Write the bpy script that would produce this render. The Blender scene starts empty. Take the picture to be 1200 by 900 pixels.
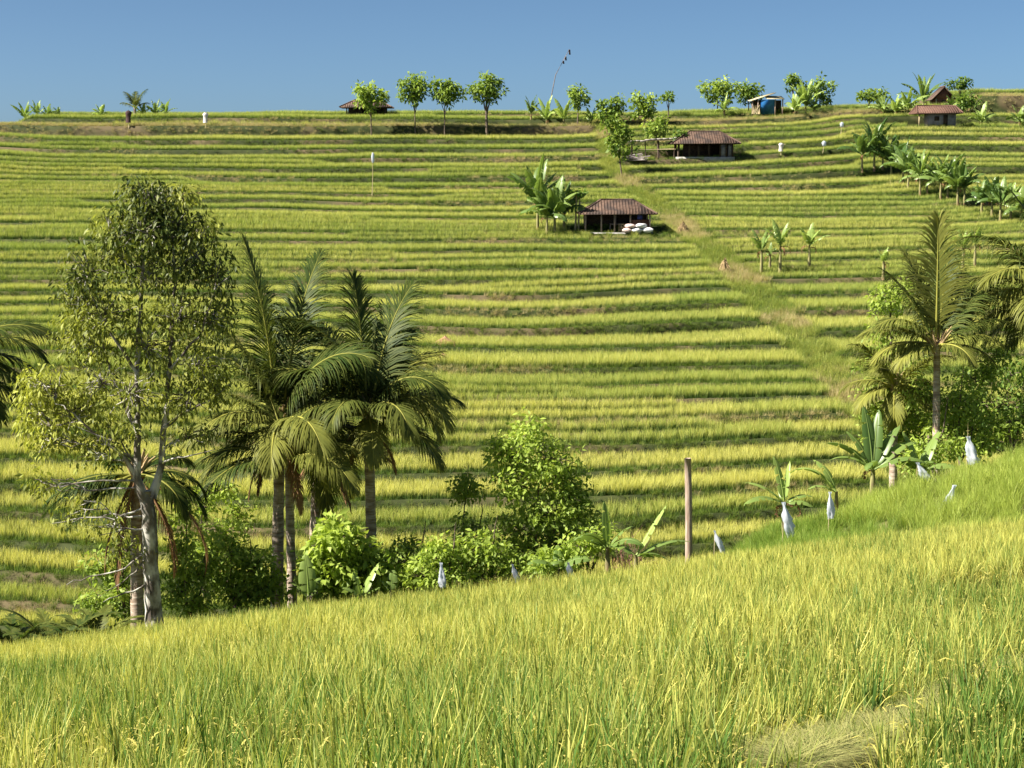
import bpy, math, random
import numpy as np
from mathutils import Vector, Matrix

random.seed(7)
rng = np.random.default_rng(7)
R = math.radians
sc = bpy.context.scene
C = sc.collection

# ------------------------------------------------------------------ camera, sky, sun, exposure
F = 2000.0                      # focal length in photo pixels (1200 wide)
PITCH = math.atan(250.0 / F)
cam_d = bpy.data.cameras.new("camera")
cam_d.sensor_width = 36.0
cam_d.lens = F / 1200.0 * 36.0
cam_d.clip_start = 0.1
cam_d.clip_end = 5000
cam = bpy.data.objects.new("camera", cam_d)
cam.location = (0, 0, 0)
cam.rotation_euler = (R(90) - PITCH, 0, 0)
C.objects.link(cam)
sc.camera = cam

SUN_EL, SUN_AZ = 43.0, -106.0    # azimuth from +Y, clockwise (negative: to the left)
w = bpy.data.worlds.new("World")
sc.world = w
w.use_nodes = True
nt = w.node_tree
bg = nt.nodes["Background"]
sky = nt.nodes.new("ShaderNodeTexSky")
sky.sky_type = 'NISHITA'
sky.sun_disc = False
sky.sun_elevation = R(SUN_EL)
sky.sun_rotation = R(SUN_AZ)
sky.altitude = 0
sky.air_density = 0.38
sky.dust_density = 1.0
sky.ozone_density = 5.0
grade = nt.nodes.new("ShaderNodeMix"); grade.data_type = 'RGBA'; grade.blend_type = 'MULTIPLY'
grade.inputs[0].default_value = 1.0; grade.inputs[7].default_value = (0.98, 1.08, 0.97, 1)    # tropical air: a slightly greener blue
nt.links.new(sky.outputs[0], grade.inputs[6])
nt.links.new(grade.outputs[2], bg.inputs[0])
bg.inputs[1].default_value = 0.05
sd = bpy.data.lights.new("sun", 'SUN')
sd.energy = 5.0
sd.angle = R(0.5)
sd.color = (1.0, 0.93, 0.80)
so = bpy.data.objects.new("sun", sd)
dx = math.sin(R(SUN_AZ)) * math.cos(R(SUN_EL)); dy = math.cos(R(SUN_AZ)) * math.cos(R(SUN_EL)); dz = math.sin(R(SUN_EL))
so.rotation_euler = Vector((dx, dy, dz)).to_track_quat('Z', 'Y').to_euler()
C.objects.link(so)
sc.view_settings.view_transform = 'Standard'
sc.view_settings.look = 'None'
sc.view_settings.exposure = 1.45
sc.view_settings.gamma = 1.0
sc.cycles.max_bounces = 6
sc.cycles.transmission_bounces = 4
sc.cycles.use_denoising = True

# ------------------------------------------------------------------ helpers
cp, sp = math.cos(PITCH), math.sin(PITCH)

def ray(u, v):
    a = (u - 600.0) / F; b = (450.0 - v) / F
    d = np.array([a, cp + b * sp, -sp + b * cp])
    return d / d[1]                       # per metre of Y

def at(u, v, Y):
    d = ray(u, v)
    return np.array([d[0] * Y, Y, d[2] * Y])

def sstep(a, b, x):
    t = np.clip((np.asarray(x, float) - a) / (b - a), 0, 1)
    return t * t * (3 - 2 * t)

def _hash(ix, iy, seed):
    n = (ix.astype(np.int64) * 374761393 + iy.astype(np.int64) * 668265263 + seed * 1442695041) & 0x7fffffff
    n = ((n ^ (n >> 13)) * 1274126177) & 0x7fffffff
    return ((n ^ (n >> 16)) & 0xffff) / 65535.0

def noise2(x, y, seed=0):
    x = np.asarray(x, float); y = np.asarray(y, float)
    x, y = np.broadcast_arrays(x, y)
    ix = np.floor(x); iy = np.floor(y); fx = x - ix; fy = y - iy
    fx = fx * fx * (3 - 2 * fx); fy = fy * fy * (3 - 2 * fy)
    a = _hash(ix, iy, seed); b = _hash(ix + 1, iy, seed); c = _hash(ix, iy + 1, seed); d = _hash(ix + 1, iy + 1, seed)
    return (a * (1 - fx) + b * fx) * (1 - fy) + (c * (1 - fx) + d * fx) * fy      # 0..1

def fbm(x, y, seed=0, o=3):
    s = 0; a = 0.5; n = 0
    for i in range(o):
        s = s + a * noise2(np.asarray(x) * 2 ** i, np.asarray(y) * 2 ** i, seed + i * 17); n += a; a *= 0.5
    return s / n

def norm(v):
    v = np.asarray(v, float)
    return v / np.maximum(np.linalg.norm(v, axis=-1, keepdims=True), 1e-9)

class MB:
    """collects verts / quads / tris with one float attribute per vertex and builds ONE mesh object"""
    def __init__(s):
        s.v = []; s.q = []; s.t = []; s.a = []; s.b = []; s.n = 0
    def add(s, v, quads=None, tris=None, tint=0.5, h=0.5):
        v = np.asarray(v, float).reshape(-1, 3)
        m = len(v)
        s.v.append(v)
        s.a.append(np.broadcast_to(np.asarray(tint, float), (m,)).copy())
        s.b.append(np.broadcast_to(np.asarray(h, float), (m,)).copy())
        if quads is not None and len(quads): s.q.append(np.asarray(quads, int).reshape(-1, 4) + s.n)
        if tris is not None and len(tris): s.t.append(np.asarray(tris, int).reshape(-1, 3) + s.n)
        s.n += m
    def box(s, cx, cy, cz, sx, sy, sz, rz=0.0, tint=0.5, M=None):
        v = np.array([[x, y, z] for x in (-.5, .5) for y in (-.5, .5) for z in (-.5, .5)]) * (sx, sy, sz)
        if rz:
            c, n_ = math.cos(rz), math.sin(rz)
            v = v @ np.array([[c, n_, 0], [-n_, c, 0], [0, 0, 1]])
        if M is not None: v = v @ np.asarray(M).T
        s.add(v + (cx, cy, cz), [[0, 1, 3, 2], [4, 6, 7, 5], [0, 4, 5, 1], [2, 3, 7, 6], [0, 2, 6, 4], [1, 5, 7, 3]], tint=tint)
    def bar(s, p, q, r, r2=None, sides=6, tint=0.5):
        s.tube(np.array([p, q]), np.array([r, r if r2 is None else r2]), sides, tint)
    def tube(s, pts, rad, sides=7, tint=0.5, wob=0.0, h=0.5):
        pts = np.asarray(pts, float); rad = np.broadcast_to(np.asarray(rad, float), (len(pts),))
        T = norm(np.gradient(pts, axis=0))
        ref = np.where(np.abs(T[:, 2:3]) > 0.9, np.array([[1., 0, 0]]), np.array([[0, 0, 1.]]))
        A = norm(np.cross(T, ref)); B = np.cross(T, A)
        th = np.arange(sides) * 2 * math.pi / sides
        rr = rad[:, None] * (1 + wob * (rng.random((len(pts), sides)) - .5))
        ring = pts[:, None, :] + rr[..., None] * (np.cos(th)[None, :, None] * A[:, None, :] + np.sin(th)[None, :, None] * B[:, None, :])
        n = len(pts)
        i = np.arange(n - 1)[:, None] * sides; j = np.arange(sides)[None, :]; k = (j + 1) % sides
        q = np.stack([i + j, i + k, i + sides + k, i + sides + j], -1).reshape(-1, 4)
        tr = [[n * sides, k_, (k_ + 1) % sides] for k_ in range(sides)] + [[n * sides + 1, (n - 1) * sides + (k_ + 1) % sides, (n - 1) * sides + k_] for k_ in range(sides)]
        tt = tint if np.ndim(tint) == 0 else np.concatenate([np.repeat(tint, sides), [tint[0], tint[-1]]])
        s.add(np.concatenate([ring.reshape(-1, 3), pts[:1], pts[-1:]]), q, tr, tint=tt, h=h)
    def build(s, name, mat, parent=None, smooth=False, origin=None):
        V = np.concatenate(s.v) if s.v else np.zeros((0, 3))
        if origin is not None: V = V - np.asarray(origin)
        Q = np.concatenate(s.q) if s.q else np.zeros((0, 4), int)
        T = np.concatenate(s.t) if s.t else np.zeros((0, 3), int)
        me = bpy.data.meshes.new(name)
        me.vertices.add(len(V)); me.vertices.foreach_set('co', V.ravel().astype(np.float32))
        nl = Q.size + T.size
        me.loops.add(nl); me.loops.foreach_set('vertex_index', np.concatenate([Q.ravel(), T.ravel()]).astype(np.int32))
        npoly = len(Q) + len(T)
        me.polygons.add(npoly)
        me.polygons.foreach_set('loop_start', np.concatenate([np.arange(len(Q)) * 4, Q.size + np.arange(len(T)) * 3]).astype(np.int32))
        me.update(calc_edges=True)
        if smooth: me.polygons.foreach_set('use_smooth', np.ones(npoly, bool))
        at_ = me.attributes.new('tint', 'FLOAT', 'POINT'); at_.data.foreach_set('value', np.concatenate(s.a).astype(np.float32))
        at_ = me.attributes.new('h', 'FLOAT', 'POINT'); at_.data.foreach_set('value', np.concatenate(s.b).astype(np.float32))
        me.materials.append(mat)
        me.validate()
        o = bpy.data.objects.new(name, me)
        C.objects.link(o)
        if parent is not None: o.parent = parent
        if origin is not None and parent is None: o.location = tuple(origin)
        return o

def tag(o, label=None, cat=None, group=None, kind=None):
    if label: o['label'] = label
    if cat: o['category'] = cat
    if group: o['group'] = group
    if kind: o['kind'] = kind
    return o

def thing(name, label, cat, loc, group=None, rz=0.0):
    o = bpy.data.objects.new(name, None)
    o.empty_display_size = 0.2
    o.location = tuple(loc); o.rotation_euler = (0, 0, rz)
    C.objects.link(o)
    return tag(o, label, cat, group)

def dup(root, loc, label, rz=0.0, scale=1.0, group=None):
    r = root.copy(); C.objects.link(r)
    r.location = tuple(loc); r.rotation_euler = (0, 0, rz); r.scale = (scale,) * 3 if np.ndim(scale) == 0 else tuple(scale)
    r['label'] = label
    if group: r['group'] = group
    for ch in root.children:
        c = ch.copy(); C.objects.link(c); c.parent = r
        for g in ch.children:
            d = g.copy(); C.objects.link(d); d.parent = c
    return r

# ------------------------------------------------------------------ materials
def newmat(name):
    m = bpy.data.materials.new(name); m.use_nodes = True
    n = m.node_tree; n.nodes.clear()
    out = n.nodes.new('ShaderNodeOutputMaterial')
    return m, n, out

def N(n, t, **kw):
    x = n.nodes.new(t)
    for k, v in kw.items(): setattr(x, k, v)
    return x

def mixc(n, fac, a, b, blend='MIX'):
    m = N(n, 'ShaderNodeMix', data_type='RGBA', blend_type=blend)
    if hasattr(fac, 'is_linked') or hasattr(fac, 'node'): n.links.new(fac, m.inputs[0])
    else: m.inputs[0].default_value = fac
    for i, c in ((6, a), (7, b)):
        if hasattr(c, 'node'): n.links.new(c, m.inputs[i])
        else: m.inputs[i].default_value = (*c, 1)
    return m.outputs[2]

def foliage(name, dark, light, translucent=0.35, instancer=False, base=None, top=None, rough=0.5, spec=0.25, tcol=None, base_to=0.55, base_from=0.0):
    """leaf surface: colour runs from dark to light with the tint attribute; base/top tints along the blade's own length"""
    m, n, out = newmat(name)
    a = N(n, 'ShaderNodeAttribute', attribute_name='tint')
    if instancer: a.attribute_type = 'INSTANCER'
    fac = a.outputs['Fac']
    if instancer:
        a2 = N(n, 'ShaderNodeAttribute', attribute_name='tint')
        ma = N(n, 'ShaderNodeMath', operation='MULTIPLY_ADD'); ma.inputs[1].default_value = .8; ma.inputs[2].default_value = -.4
        n.links.new(a2.outputs['Fac'], ma.inputs[0])
        ad = N(n, 'ShaderNodeMath', operation='ADD', use_clamp=True); n.links.new(fac, ad.inputs[0]); n.links.new(ma.outputs[0], ad.inputs[1]); fac = ad.outputs[0]
    col = mixc(n, fac, dark, light)
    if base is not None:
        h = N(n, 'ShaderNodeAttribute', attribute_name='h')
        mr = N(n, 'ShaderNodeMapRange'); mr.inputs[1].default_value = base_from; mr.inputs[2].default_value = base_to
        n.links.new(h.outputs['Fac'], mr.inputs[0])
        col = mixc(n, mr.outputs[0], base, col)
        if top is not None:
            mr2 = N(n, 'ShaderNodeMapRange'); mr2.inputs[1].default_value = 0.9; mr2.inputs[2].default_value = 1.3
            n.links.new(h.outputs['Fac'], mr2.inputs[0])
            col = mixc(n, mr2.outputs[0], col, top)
    p = N(n, 'ShaderNodeBsdfPrincipled')
    p.inputs['Roughness'].default_value = rough
    p.inputs['Specular IOR Level'].default_value = spec
    n.links.new(col, p.inputs['Base Color'])
    t = N(n, 'ShaderNodeBsdfTranslucent')
    tc = mixc(n, 1.0, col, tcol or (1.0, 1.0, 0.55), 'MULTIPLY')
    n.links.new(tc, t.inputs['Color'])
    ms = N(n, 'ShaderNodeMixShader'); ms.inputs[0].default_value = translucent
    n.links.new(p.outputs[0], ms.inputs[1]); n.links.new(t.outputs[0], ms.inputs[2])
    n.links.new(ms.outputs[0], out.inputs[0])
    return m

def surf(name, c1, c2, scale=4.0, rough=0.85, bump=0.3, c3=None, scale3=0.5, stretch=(1, 1, 1), spec=0.2, detail=6, thr=(0.35, 0.65), bdist=0.02):
    m, n, out = newmat(name)
    tc = N(n, 'ShaderNodeTexCoord'); mp = N(n, 'ShaderNodeMapping'); mp.inputs['Scale'].default_value = stretch
    n.links.new(tc.outputs['Object'], mp.inputs[0])
    nz = N(n, 'ShaderNodeTexNoise'); nz.inputs['Scale'].default_value = scale; nz.inputs['Detail'].default_value = detail
    n.links.new(mp.outputs[0], nz.inputs[0])
    r = N(n, 'ShaderNodeMapRange'); r.inputs[1].default_value = thr[0]; r.inputs[2].default_value = thr[1]
    n.links.new(nz.outputs[0], r.inputs[0])
    col = mixc(n, r.outputs[0], c1, c2)
    if c3 is not None:
        n3 = N(n, 'ShaderNodeTexNoise'); n3.inputs['Scale'].default_value = scale3; n3.inputs['Detail'].default_value = 4
        n.links.new(mp.outputs[0], n3.inputs[0])
        r3 = N(n, 'ShaderNodeMapRange'); r3.inputs[1].default_value = 0.5; r3.inputs[2].default_value = 0.62
        n.links.new(n3.outputs[0], r3.inputs[0])
        col = mixc(n, r3.outputs[0], col, c3)
    p = N(n, 'ShaderNodeBsdfPrincipled'); p.inputs['Roughness'].default_value = rough; p.inputs['Specular IOR Level'].default_value = spec
    n.links.new(col, p.inputs['Base Color'])
    if bump:
        b = N(n, 'ShaderNodeBump'); b.inputs['Strength'].default_value = bump; b.inputs['Distance'].default_value = bdist
        n.links.new(nz.outputs[0], b.inputs['Height']); n.links.new(b.outputs[0], p.inputs['Normal'])
    n.links.new(p.outputs[0], out.inputs[0])
    return m

M = {}
M['field_soil'] = surf('field_soil', (.05, .06, .02), (.12, .11, .04), 6, c3=(.16, .14, .06), scale3=.3)
M['hill_soil'] = surf('hill_soil', (.026, .036, .010), (.05, .06, .018), 1.2, c3=(.11, .085, .045), scale3=.16, stretch=(1, 1, 1.5))
M['rice_near'] = foliage('rice_near', (.12, .23, .04), (.75, .71, .18), .40, True, base=(.03, .055, .015), top=(.62, .55, .15), base_from=.22, base_to=.9)  # base: green stems, plus shade between the clumps put into the colour
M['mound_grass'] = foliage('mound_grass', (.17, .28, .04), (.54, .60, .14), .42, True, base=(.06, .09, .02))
M['rice_far'] = foliage('rice_far', (.28, .38, .07), (.75, .71, .21), .42, True, base=(.075, .13, .028), top=(.68, .60, .22), base_from=.30, base_to=.72)  # base: stem green darkened with the stand's shade, so terrace fronts read dark
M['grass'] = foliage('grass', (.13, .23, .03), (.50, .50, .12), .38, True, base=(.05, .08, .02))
M['dry_grass'] = foliage('dry_grass', (.30, .29, .11), (.60, .48, .25), .3, True)
M['straw'] = foliage('straw', (.15, .20, .05), (.36, .34, .13), .2, True)
M['leaf_tree'] = foliage('leaf_tree', (.05, .08, .02), (.45, .48, .09), .40, rough=.5, spec=.25)
M['leaf_shrub'] = foliage('leaf_shrub', (.08, .16, .03), (.46, .58, .11), .48, rough=.5, spec=.25)
M['palm_leaf'] = foliage('palm_leaf', (.035, .068, .014), (.42, .41, .09), .38, rough=.5, spec=.14)
M['palm_dead'] = foliage('palm_dead', (.10, .055, .03), (.30, .17, .09), .2, rough=.8, spec=.1)
M['banana'] = foliage('banana', (.07, .14, .035), (.38, .50, .13), .42, rough=.35, spec=.45)
M['bark_pale'] = surf('bark_pale', (.09, .075, .065), (.50, .48, .44), 4, c3=(.14, .12, .10), scale3=3.0, bump=.5, stretch=(1, 1, .6), thr=(.42, .58))
M['bark_palm'] = surf('bark_palm', (.26, .19, .14), (.52, .44, .37), 6, bump=.6, stretch=(.6, .6, 4), c3=(.20, .14, .11), scale3=1.2)
M['bark_dark'] = surf('bark_dark', (.08, .06, .045), (.17, .13, .10), 7, bump=.5)
M['banana_stem'] = surf('banana_stem', (.16, .13, .07), (.30, .30, .12), 5, bump=.3, stretch=(2, 2, .5), c3=(.24, .14, .09), scale3=2)
M['wood'] = surf('wood', (.24, .17, .13), (.46, .36, .30), 9, c3=(.19, .15, .13), scale3=1.5, bump=.8, stretch=(2, 2, .25))
M['bamboo'] = surf('bamboo', (.35, .27, .15), (.50, .42, .26), 6, bump=.2, stretch=(1, 1, .4))
M['dark_wood'] = surf('dark_wood', (.035, .025, .02), (.08, .055, .04), 8, bump=.3)
M['plank'] = surf('plank', (.14, .06, .04), (.24, .11, .07), 6, bump=.3, stretch=(4, 1, .4))
M['roof_tile'] = surf('roof_tile', (.085, .054, .042), (.15, .098, .074), 3.5, c3=(.055, .04, .035), scale3=.9, bump=.5, stretch=(1, 1, 1))
M['roof_red'] = surf('roof_red', (.11, .062, .048), (.16, .09, .068), 3.5, bump=.4)
M['concrete'] = surf('concrete', (.26, .25, .25), (.40, .38, .37), 4, bump=.2)
M['wall_grey'] = surf('wall_grey', (.20, .18, .20), (.32, .30, .32), 3, bump=.2)
M['sheet'] = surf('sheet', (.42, .36, .22), (.55, .48, .32), 3, bump=.2)
M['tarp'] = surf('tarp', (.02, .12, .38), (.04, .20, .50), 2, rough=.5, bump=.3)
M['blue_paint'] = surf('blue_paint', (.03, .04, .15), (.05, .06, .22), 4)
M['white_sack'] = surf('white_sack', (.62, .60, .60), (.80, .79, .80), 6, rough=.6, bump=.5)
M['pink_sack'] = surf('pink_sack', (.55, .40, .38), (.70, .55, .52), 6, rough=.6, bump=.5)
M['bag'] = foliage('bag', (.56, .60, .68), (.70, .74, .80), .45, rough=.35, spec=.4, tcol=(.9, .95, 1))
M['cloth_dark'] = surf('cloth_dark', (.05, .03, .03), (.10, .06, .06), 8)
M['cloth_white'] = surf('cloth_white', (.62, .55, .55), (.78, .72, .70), 8)
M['old_wood'] = surf('old_wood', (.13, .11, .11), (.26, .23, .22), 8)
M['thatch'] = surf('thatch', (.24, .21, .20), (.42, .38, .36), 9, bump=.5, stretch=(4, 1, 1))
M['straw_pile'] = surf('straw_pile', (.28, .20, .10), (.42, .31, .17), 12, bump=.6)
M['red_earth'] = surf('red_earth', (.22, .12, .07), (.36, .21, .13), 6, bump=.6)
M['red_twig'] = surf('red_twig', (.18, .09, .07), (.30, .17, .13), 9)

# ------------------------------------------------------------------ terrain functions
# foreground field: ruled between the camera's bank and its far edge
S_K = np.array([-.6, -.45, -.3, -.13, .05, .15, .3, .45, .6])
def edge_e(s): return np.interp(s, S_K, [at(600 + F * k, v, 40)[2] / 40 for k, v in zip(S_K, [830, 790, 750, 706, 673, 642, 607, 592, 580])])
def edge_Y(s): return np.interp(s, S_K, [37, 37, 38, 40, 41, 42, 41, 40, 40])
MOUND_U = [600, 760, 870, 930, 1000, 1060, 1130, 1200, 1300, 1500, 1900]
MOUND_V = [700, 672, 640, 622, 606, 580, 556, 536, 512, 480, 460]
RICE_H = 0.60
PATH = None
PATH_RISE = 0.30
def in_poly(x, y, P):
    r = np.zeros(np.shape(x), bool)
    for (x1, y1), (x2, y2) in zip(P, np.roll(P, -1, 0)):
        r ^= ((y1 > y) != (y2 > y)) & (x < (x2 - x1) * (y - y1) / (y2 - y1 + 1e-12) + x1)
    return r
def path_mask(x, y):
    """1 on the raised path, falling to 0 over a short bank beside it"""
    x, y = np.broadcast_arrays(np.asarray(x, float), np.asarray(y, float))
    d = np.full(x.shape, 9.0)
    for (x1, y1), (x2, y2) in zip(PATH, np.roll(PATH, -1, 0)):
        ex, ey = x2 - x1, y2 - y1
        k = np.clip(((x - x1) * ex + (y - y1) * ey) / (ex * ex + ey * ey + 1e-9), 0, 1)
        d = np.minimum(d, np.hypot(x - x1 - k * ex, y - y1 - k * ey))
    return np.where(in_poly(x, y, PATH), 1.0, 1 - sstep(0, .3, d))
FLOOR_Z = -17.9
def fg_z(x, Y):
    """ground height of the near field, its far edge, the grassy mound and the fall into the valley"""
    x = np.asarray(x, float); Y = np.asarray(Y, float)
    s = np.clip(x / np.maximum(Y, 8.0), -.6, .6)
    e = edge_e(s); Ye = edge_Y(s)
    B = (40 * e + 2.8) / 32.0; A = -2.8 - 8 * B
    Yc = np.minimum(Y, Ye)
    z = A + B * Yc - RICE_H
    z = z + 0.10 * (noise2(x * .25, Y * .25, 3) - .5)
    if PATH is not None: z = z + PATH_RISE * path_mask(x, Y)
    # mound behind the field on the right, otherwise the ground drops away
    vm = np.interp(600 + F * s, MOUND_U, MOUND_V)
    b = (450 - vm) / F
    zm = 46.0 * (-sp + b * cp) / (cp + b * sp) - 0.35
    over = np.maximum(Y - Ye, 0)
    zdrop = z - over * np.where(over < 4, .30, .30) - np.maximum(over - 4, 0) * .28
    wm = sstep(.10, .16, s)
    ramp = sstep(0, 5.0, over)
    zmound = z * (1 - ramp) + np.minimum(zm, z + 3) * ramp - np.maximum(over - 6, 0) * .42
    z2 = np.where(over > 0, zdrop * (1 - wm) + zmound * wm, z)
    return np.maximum(z2, FLOOR_Z)

def hit_fg(u, v, up=0.0):
    d = ray(u, v)
    Ys = np.arange(4, 60, .05)
    g = fg_z(d[0] * Ys, Ys) + up
    k = np.nonzero(d[2] * Ys <= g)[0]
    Y = Ys[k[0]] if len(k) else 59.0
    return np.array([d[0] * Y, Y, float(fg_z(d[0] * Y, Y))])

# path of cut straw through the near field, and a flattened patch on the right: rice leaves them free
PATH_PX = [(905, 895), (940, 877), (1000, 865), (1075, 839), (1140, 808), (1215, 782), (1215, 792), (1150, 815), (1088, 844), (1050, 864), (1000, 878), (950, 892), (925, 900)]
PATH = np.array([hit_fg(u, v, PATH_RISE)[:2] for u, v in PATH_PX])
PATCH = hit_fg(1195, 712)

# terraced hill: v of the rice-top edge of every terrace (from below), and the depth it lies at
EDGE_V = np.array([800, 765, 728, 690, 652, 616, 584, 556, 528, 499, 474, 452, 434, 412, 389, 363, 345, 328, 312, 303, 294, 284, 273, 265, 257, 249,
                   241, 230, 219, 210, 197, 187, 176, 167, 157, 142, 134, 128.5], float)
VY = [(820, 57.5), (770, 60), (730, 62), (690, 64.5), (650, 67.5), (615, 70), (555, 76), (478, 86), (412, 98), (363, 109), (312, 122), (273, 133), (229, 150), (187, 164),
      (157, 175), (142, 180), (134, 184), (128.5, 189)]
VY = sorted(VY)
EDGE_Y = np.interp(EDGE_V, [a for a, _ in VY], [b for _, b in VY])
HRICE = 0.58
EDGE_Z = np.array([at(600, v, y)[2] for v, y in zip(EDGE_V, EDGE_Y)]) - HRICE
KN = len(EDGE_V)
KI = np.arange(KN)
def Yc(t): return np.interp(t, np.append(KI, [KN, KN + 3]), np.append(EDGE_Y, [199, 240]))
def Zc(t): return np.interp(t, np.append(KI, [KN, KN + 3]), np.append(EDGE_Z, [EDGE_Z[-1] + .1, EDGE_Z[-1] + .1]))
def tv(v): return np.interp(-v, -EDGE_V, KI)          # v -> level
STRIP = [(110, 700, 8), (185, 712, 10), (215, 745, 14), (250, 790, 14), (290, 838, 17), (350, 905, 25), (400, 958, 28), (450, 1005, 24), (500, 1050, 22), (620, 1120, 22), (820, 1250, 22)]
ST_T = np.array([tv(a) for a, _, _ in STRIP])[::-1]
ST_X = np.array([(u - 600) / F * Yc(tv(v)) for v, u, _ in STRIP])[::-1]
ST_W = np.array([wd / F * Yc(tv(v)) for v, _, wd in STRIP])[::-1]
BAN = [(120, 930), (150, 965), (190, 1005), (225, 1095), (262, 1188), (300, 1290), (820, 2400)]
BN_T = np.array([tv(a) for a, _ in BAN])[::-1]; BN_X = np.array([(u - 600) / F * Yc(tv(v)) for v, u in BAN])[::-1]
def strip_w(x, t): return np.exp(-np.abs((x - np.interp(t, ST_T, ST_X)) / (np.interp(t, ST_T, ST_W) + .01)) ** 4)
def off(x, t):
    xs = np.interp(t, ST_T, ST_X); ww = np.interp(t, ST_T, ST_W)
    xb = np.interp(t, BN_T, BN_X)
    return 0.55 * sstep(-1, 1, (x - xs) / ww) + 0.5 * sstep(-4, 4, x - xb) + 1.0 * (noise2(np.asarray(x, float) * .030, np.asarray(t, float) * .16, 19) - .5) + .35 * (noise2(np.asarray(x, float) * .09, np.asarray(t, float) * .30, 29) - .5)
def warp(x, t):
    x = np.asarray(x, float); t = np.asarray(t, float)
    lo = sstep(16, 3, t)
    return (2.4 * (noise2(x * .035, t * .07, 5) - .5) + 1.6 * (noise2(x * .11, t * .5, 9) - .5) + .35 * (noise2(x * .40, t * 3.1, 13) - .5)
            + lo * (4.0 * sstep(2, 18, x) + 2.0 * sstep(-14, -24, x)) + 1.2 * sstep(-8, 6, t * 0 + x) * sstep(10, 20, t) * 0)
def hill_Y(x, t): return Yc(t + off(x, t)) + warp(x, t)
def extra_z(x, t):
    # the right shoulder stands a little higher; the last field on the right is a high bank; the left end of the ridge falls off
    x = np.asarray(x, float); t = np.asarray(t, float)
    return (0.9 * sstep(12, 45, x) * sstep(24, 34, t) + 1.6 * sstep(49.2, 50.2, x) * (t >= KN - 3) - 1.3 * sstep(-51.6, -54.5, x) * sstep(KN - 3.2, KN - 1.6, t))
def fork(x, level):
    """1 where a terrace is divided by a second, lower step behind its middle"""
    level = np.asarray(level, float)
    return sstep(0, .04, noise2(np.asarray(x, float) * .045, level * 3.7, 33) - np.where(level > 17, .52, .60)) * ((level >= 8) & (level < KN - 4))
FORK_T = .52
def hill_Z(x, t, level):
    """t: continuous level position, level: integer index of the terrace it belongs to"""
    o = off(x, t)
    st = strip_w(x, t)
    fr = np.asarray(t, float) - level
    z = Zc(level + o) + fork(x, level) * .5 * (Zc(level + 1 + o) - Zc(level + o)) * ((fr > FORK_T) & (fr < 1.5))
    return z * (1 - st) + (Zc(t + o) - .25) * st + extra_z(x, level)
RUN = 0.28
def hill_t(x, Y):
    x = np.asarray(x, float); Y = np.asarray(Y, float)
    t = np.interp(Y, Yc(np.arange(0, KN + 3, .25)), np.arange(0, KN + 3, .25))
    for _ in range(14):
        t = .5 * t + .5 * (np.interp(Y - warp(x, t), Yc(np.arange(0, KN + 3, .25)), np.arange(0, KN + 3, .25)) - off(x, t))
    return t
def hill_h(x, Y):
    t = np.maximum(hill_t(x, Y), 0)
    return hill_Z(x, t, np.floor(t + .02))
def hit_hill(u, v, near=60.0, far=205.0):
    d = ray(u, v)
    Ys = np.arange(near, far, .1)
    g = hill_h(d[0] * Ys, Ys)
    k = np.nonzero(d[2] * Ys <= g)[0]
    Y = Ys[k[0]] if len(k) else far
    return np.array([d[0] * Y, Y, float(hill_h(d[0] * Y, Y))])
def on_hill(u, Y):
    x = (u - 600) / F * Y
    return np.array([x, Y, float(hill_h(x, Y))])

# ------------------------------------------------------------------ structure: field ground and hillside
def build_field():
    xs = np.concatenate([np.linspace(-70, -22, 17)[:-1], np.linspace(-22, 26, 193), np.linspace(26, 70, 17)[1:]])
    ys = np.concatenate([np.linspace(-40, 5, 16)[:-1], np.linspace(5, 66, 184)])
    X, Y = np.meshgrid(xs, ys)
    Z = fg_z(X, Y)
    Z = np.where(Y < 5, fg_z(X, 5.0) * 1 + (5 - Y) * .16, Z)
    nx, ny = len(xs), len(ys)
    i = np.arange(ny - 1)[:, None] * nx; j = np.arange(nx - 1)[None, :]
    q = np.stack([i + j, i + j + 1, i + nx + j + 1, i + nx + j], -1).reshape(-1, 4)
    m = MB(); m.add(np.stack([X, Y, Z], -1), q)
    tag(m.build('field_ground', M['field_soil'], smooth=True), 'muddy ground of the near rice field falling to the valley', kind='structure')
build_field()

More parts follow.
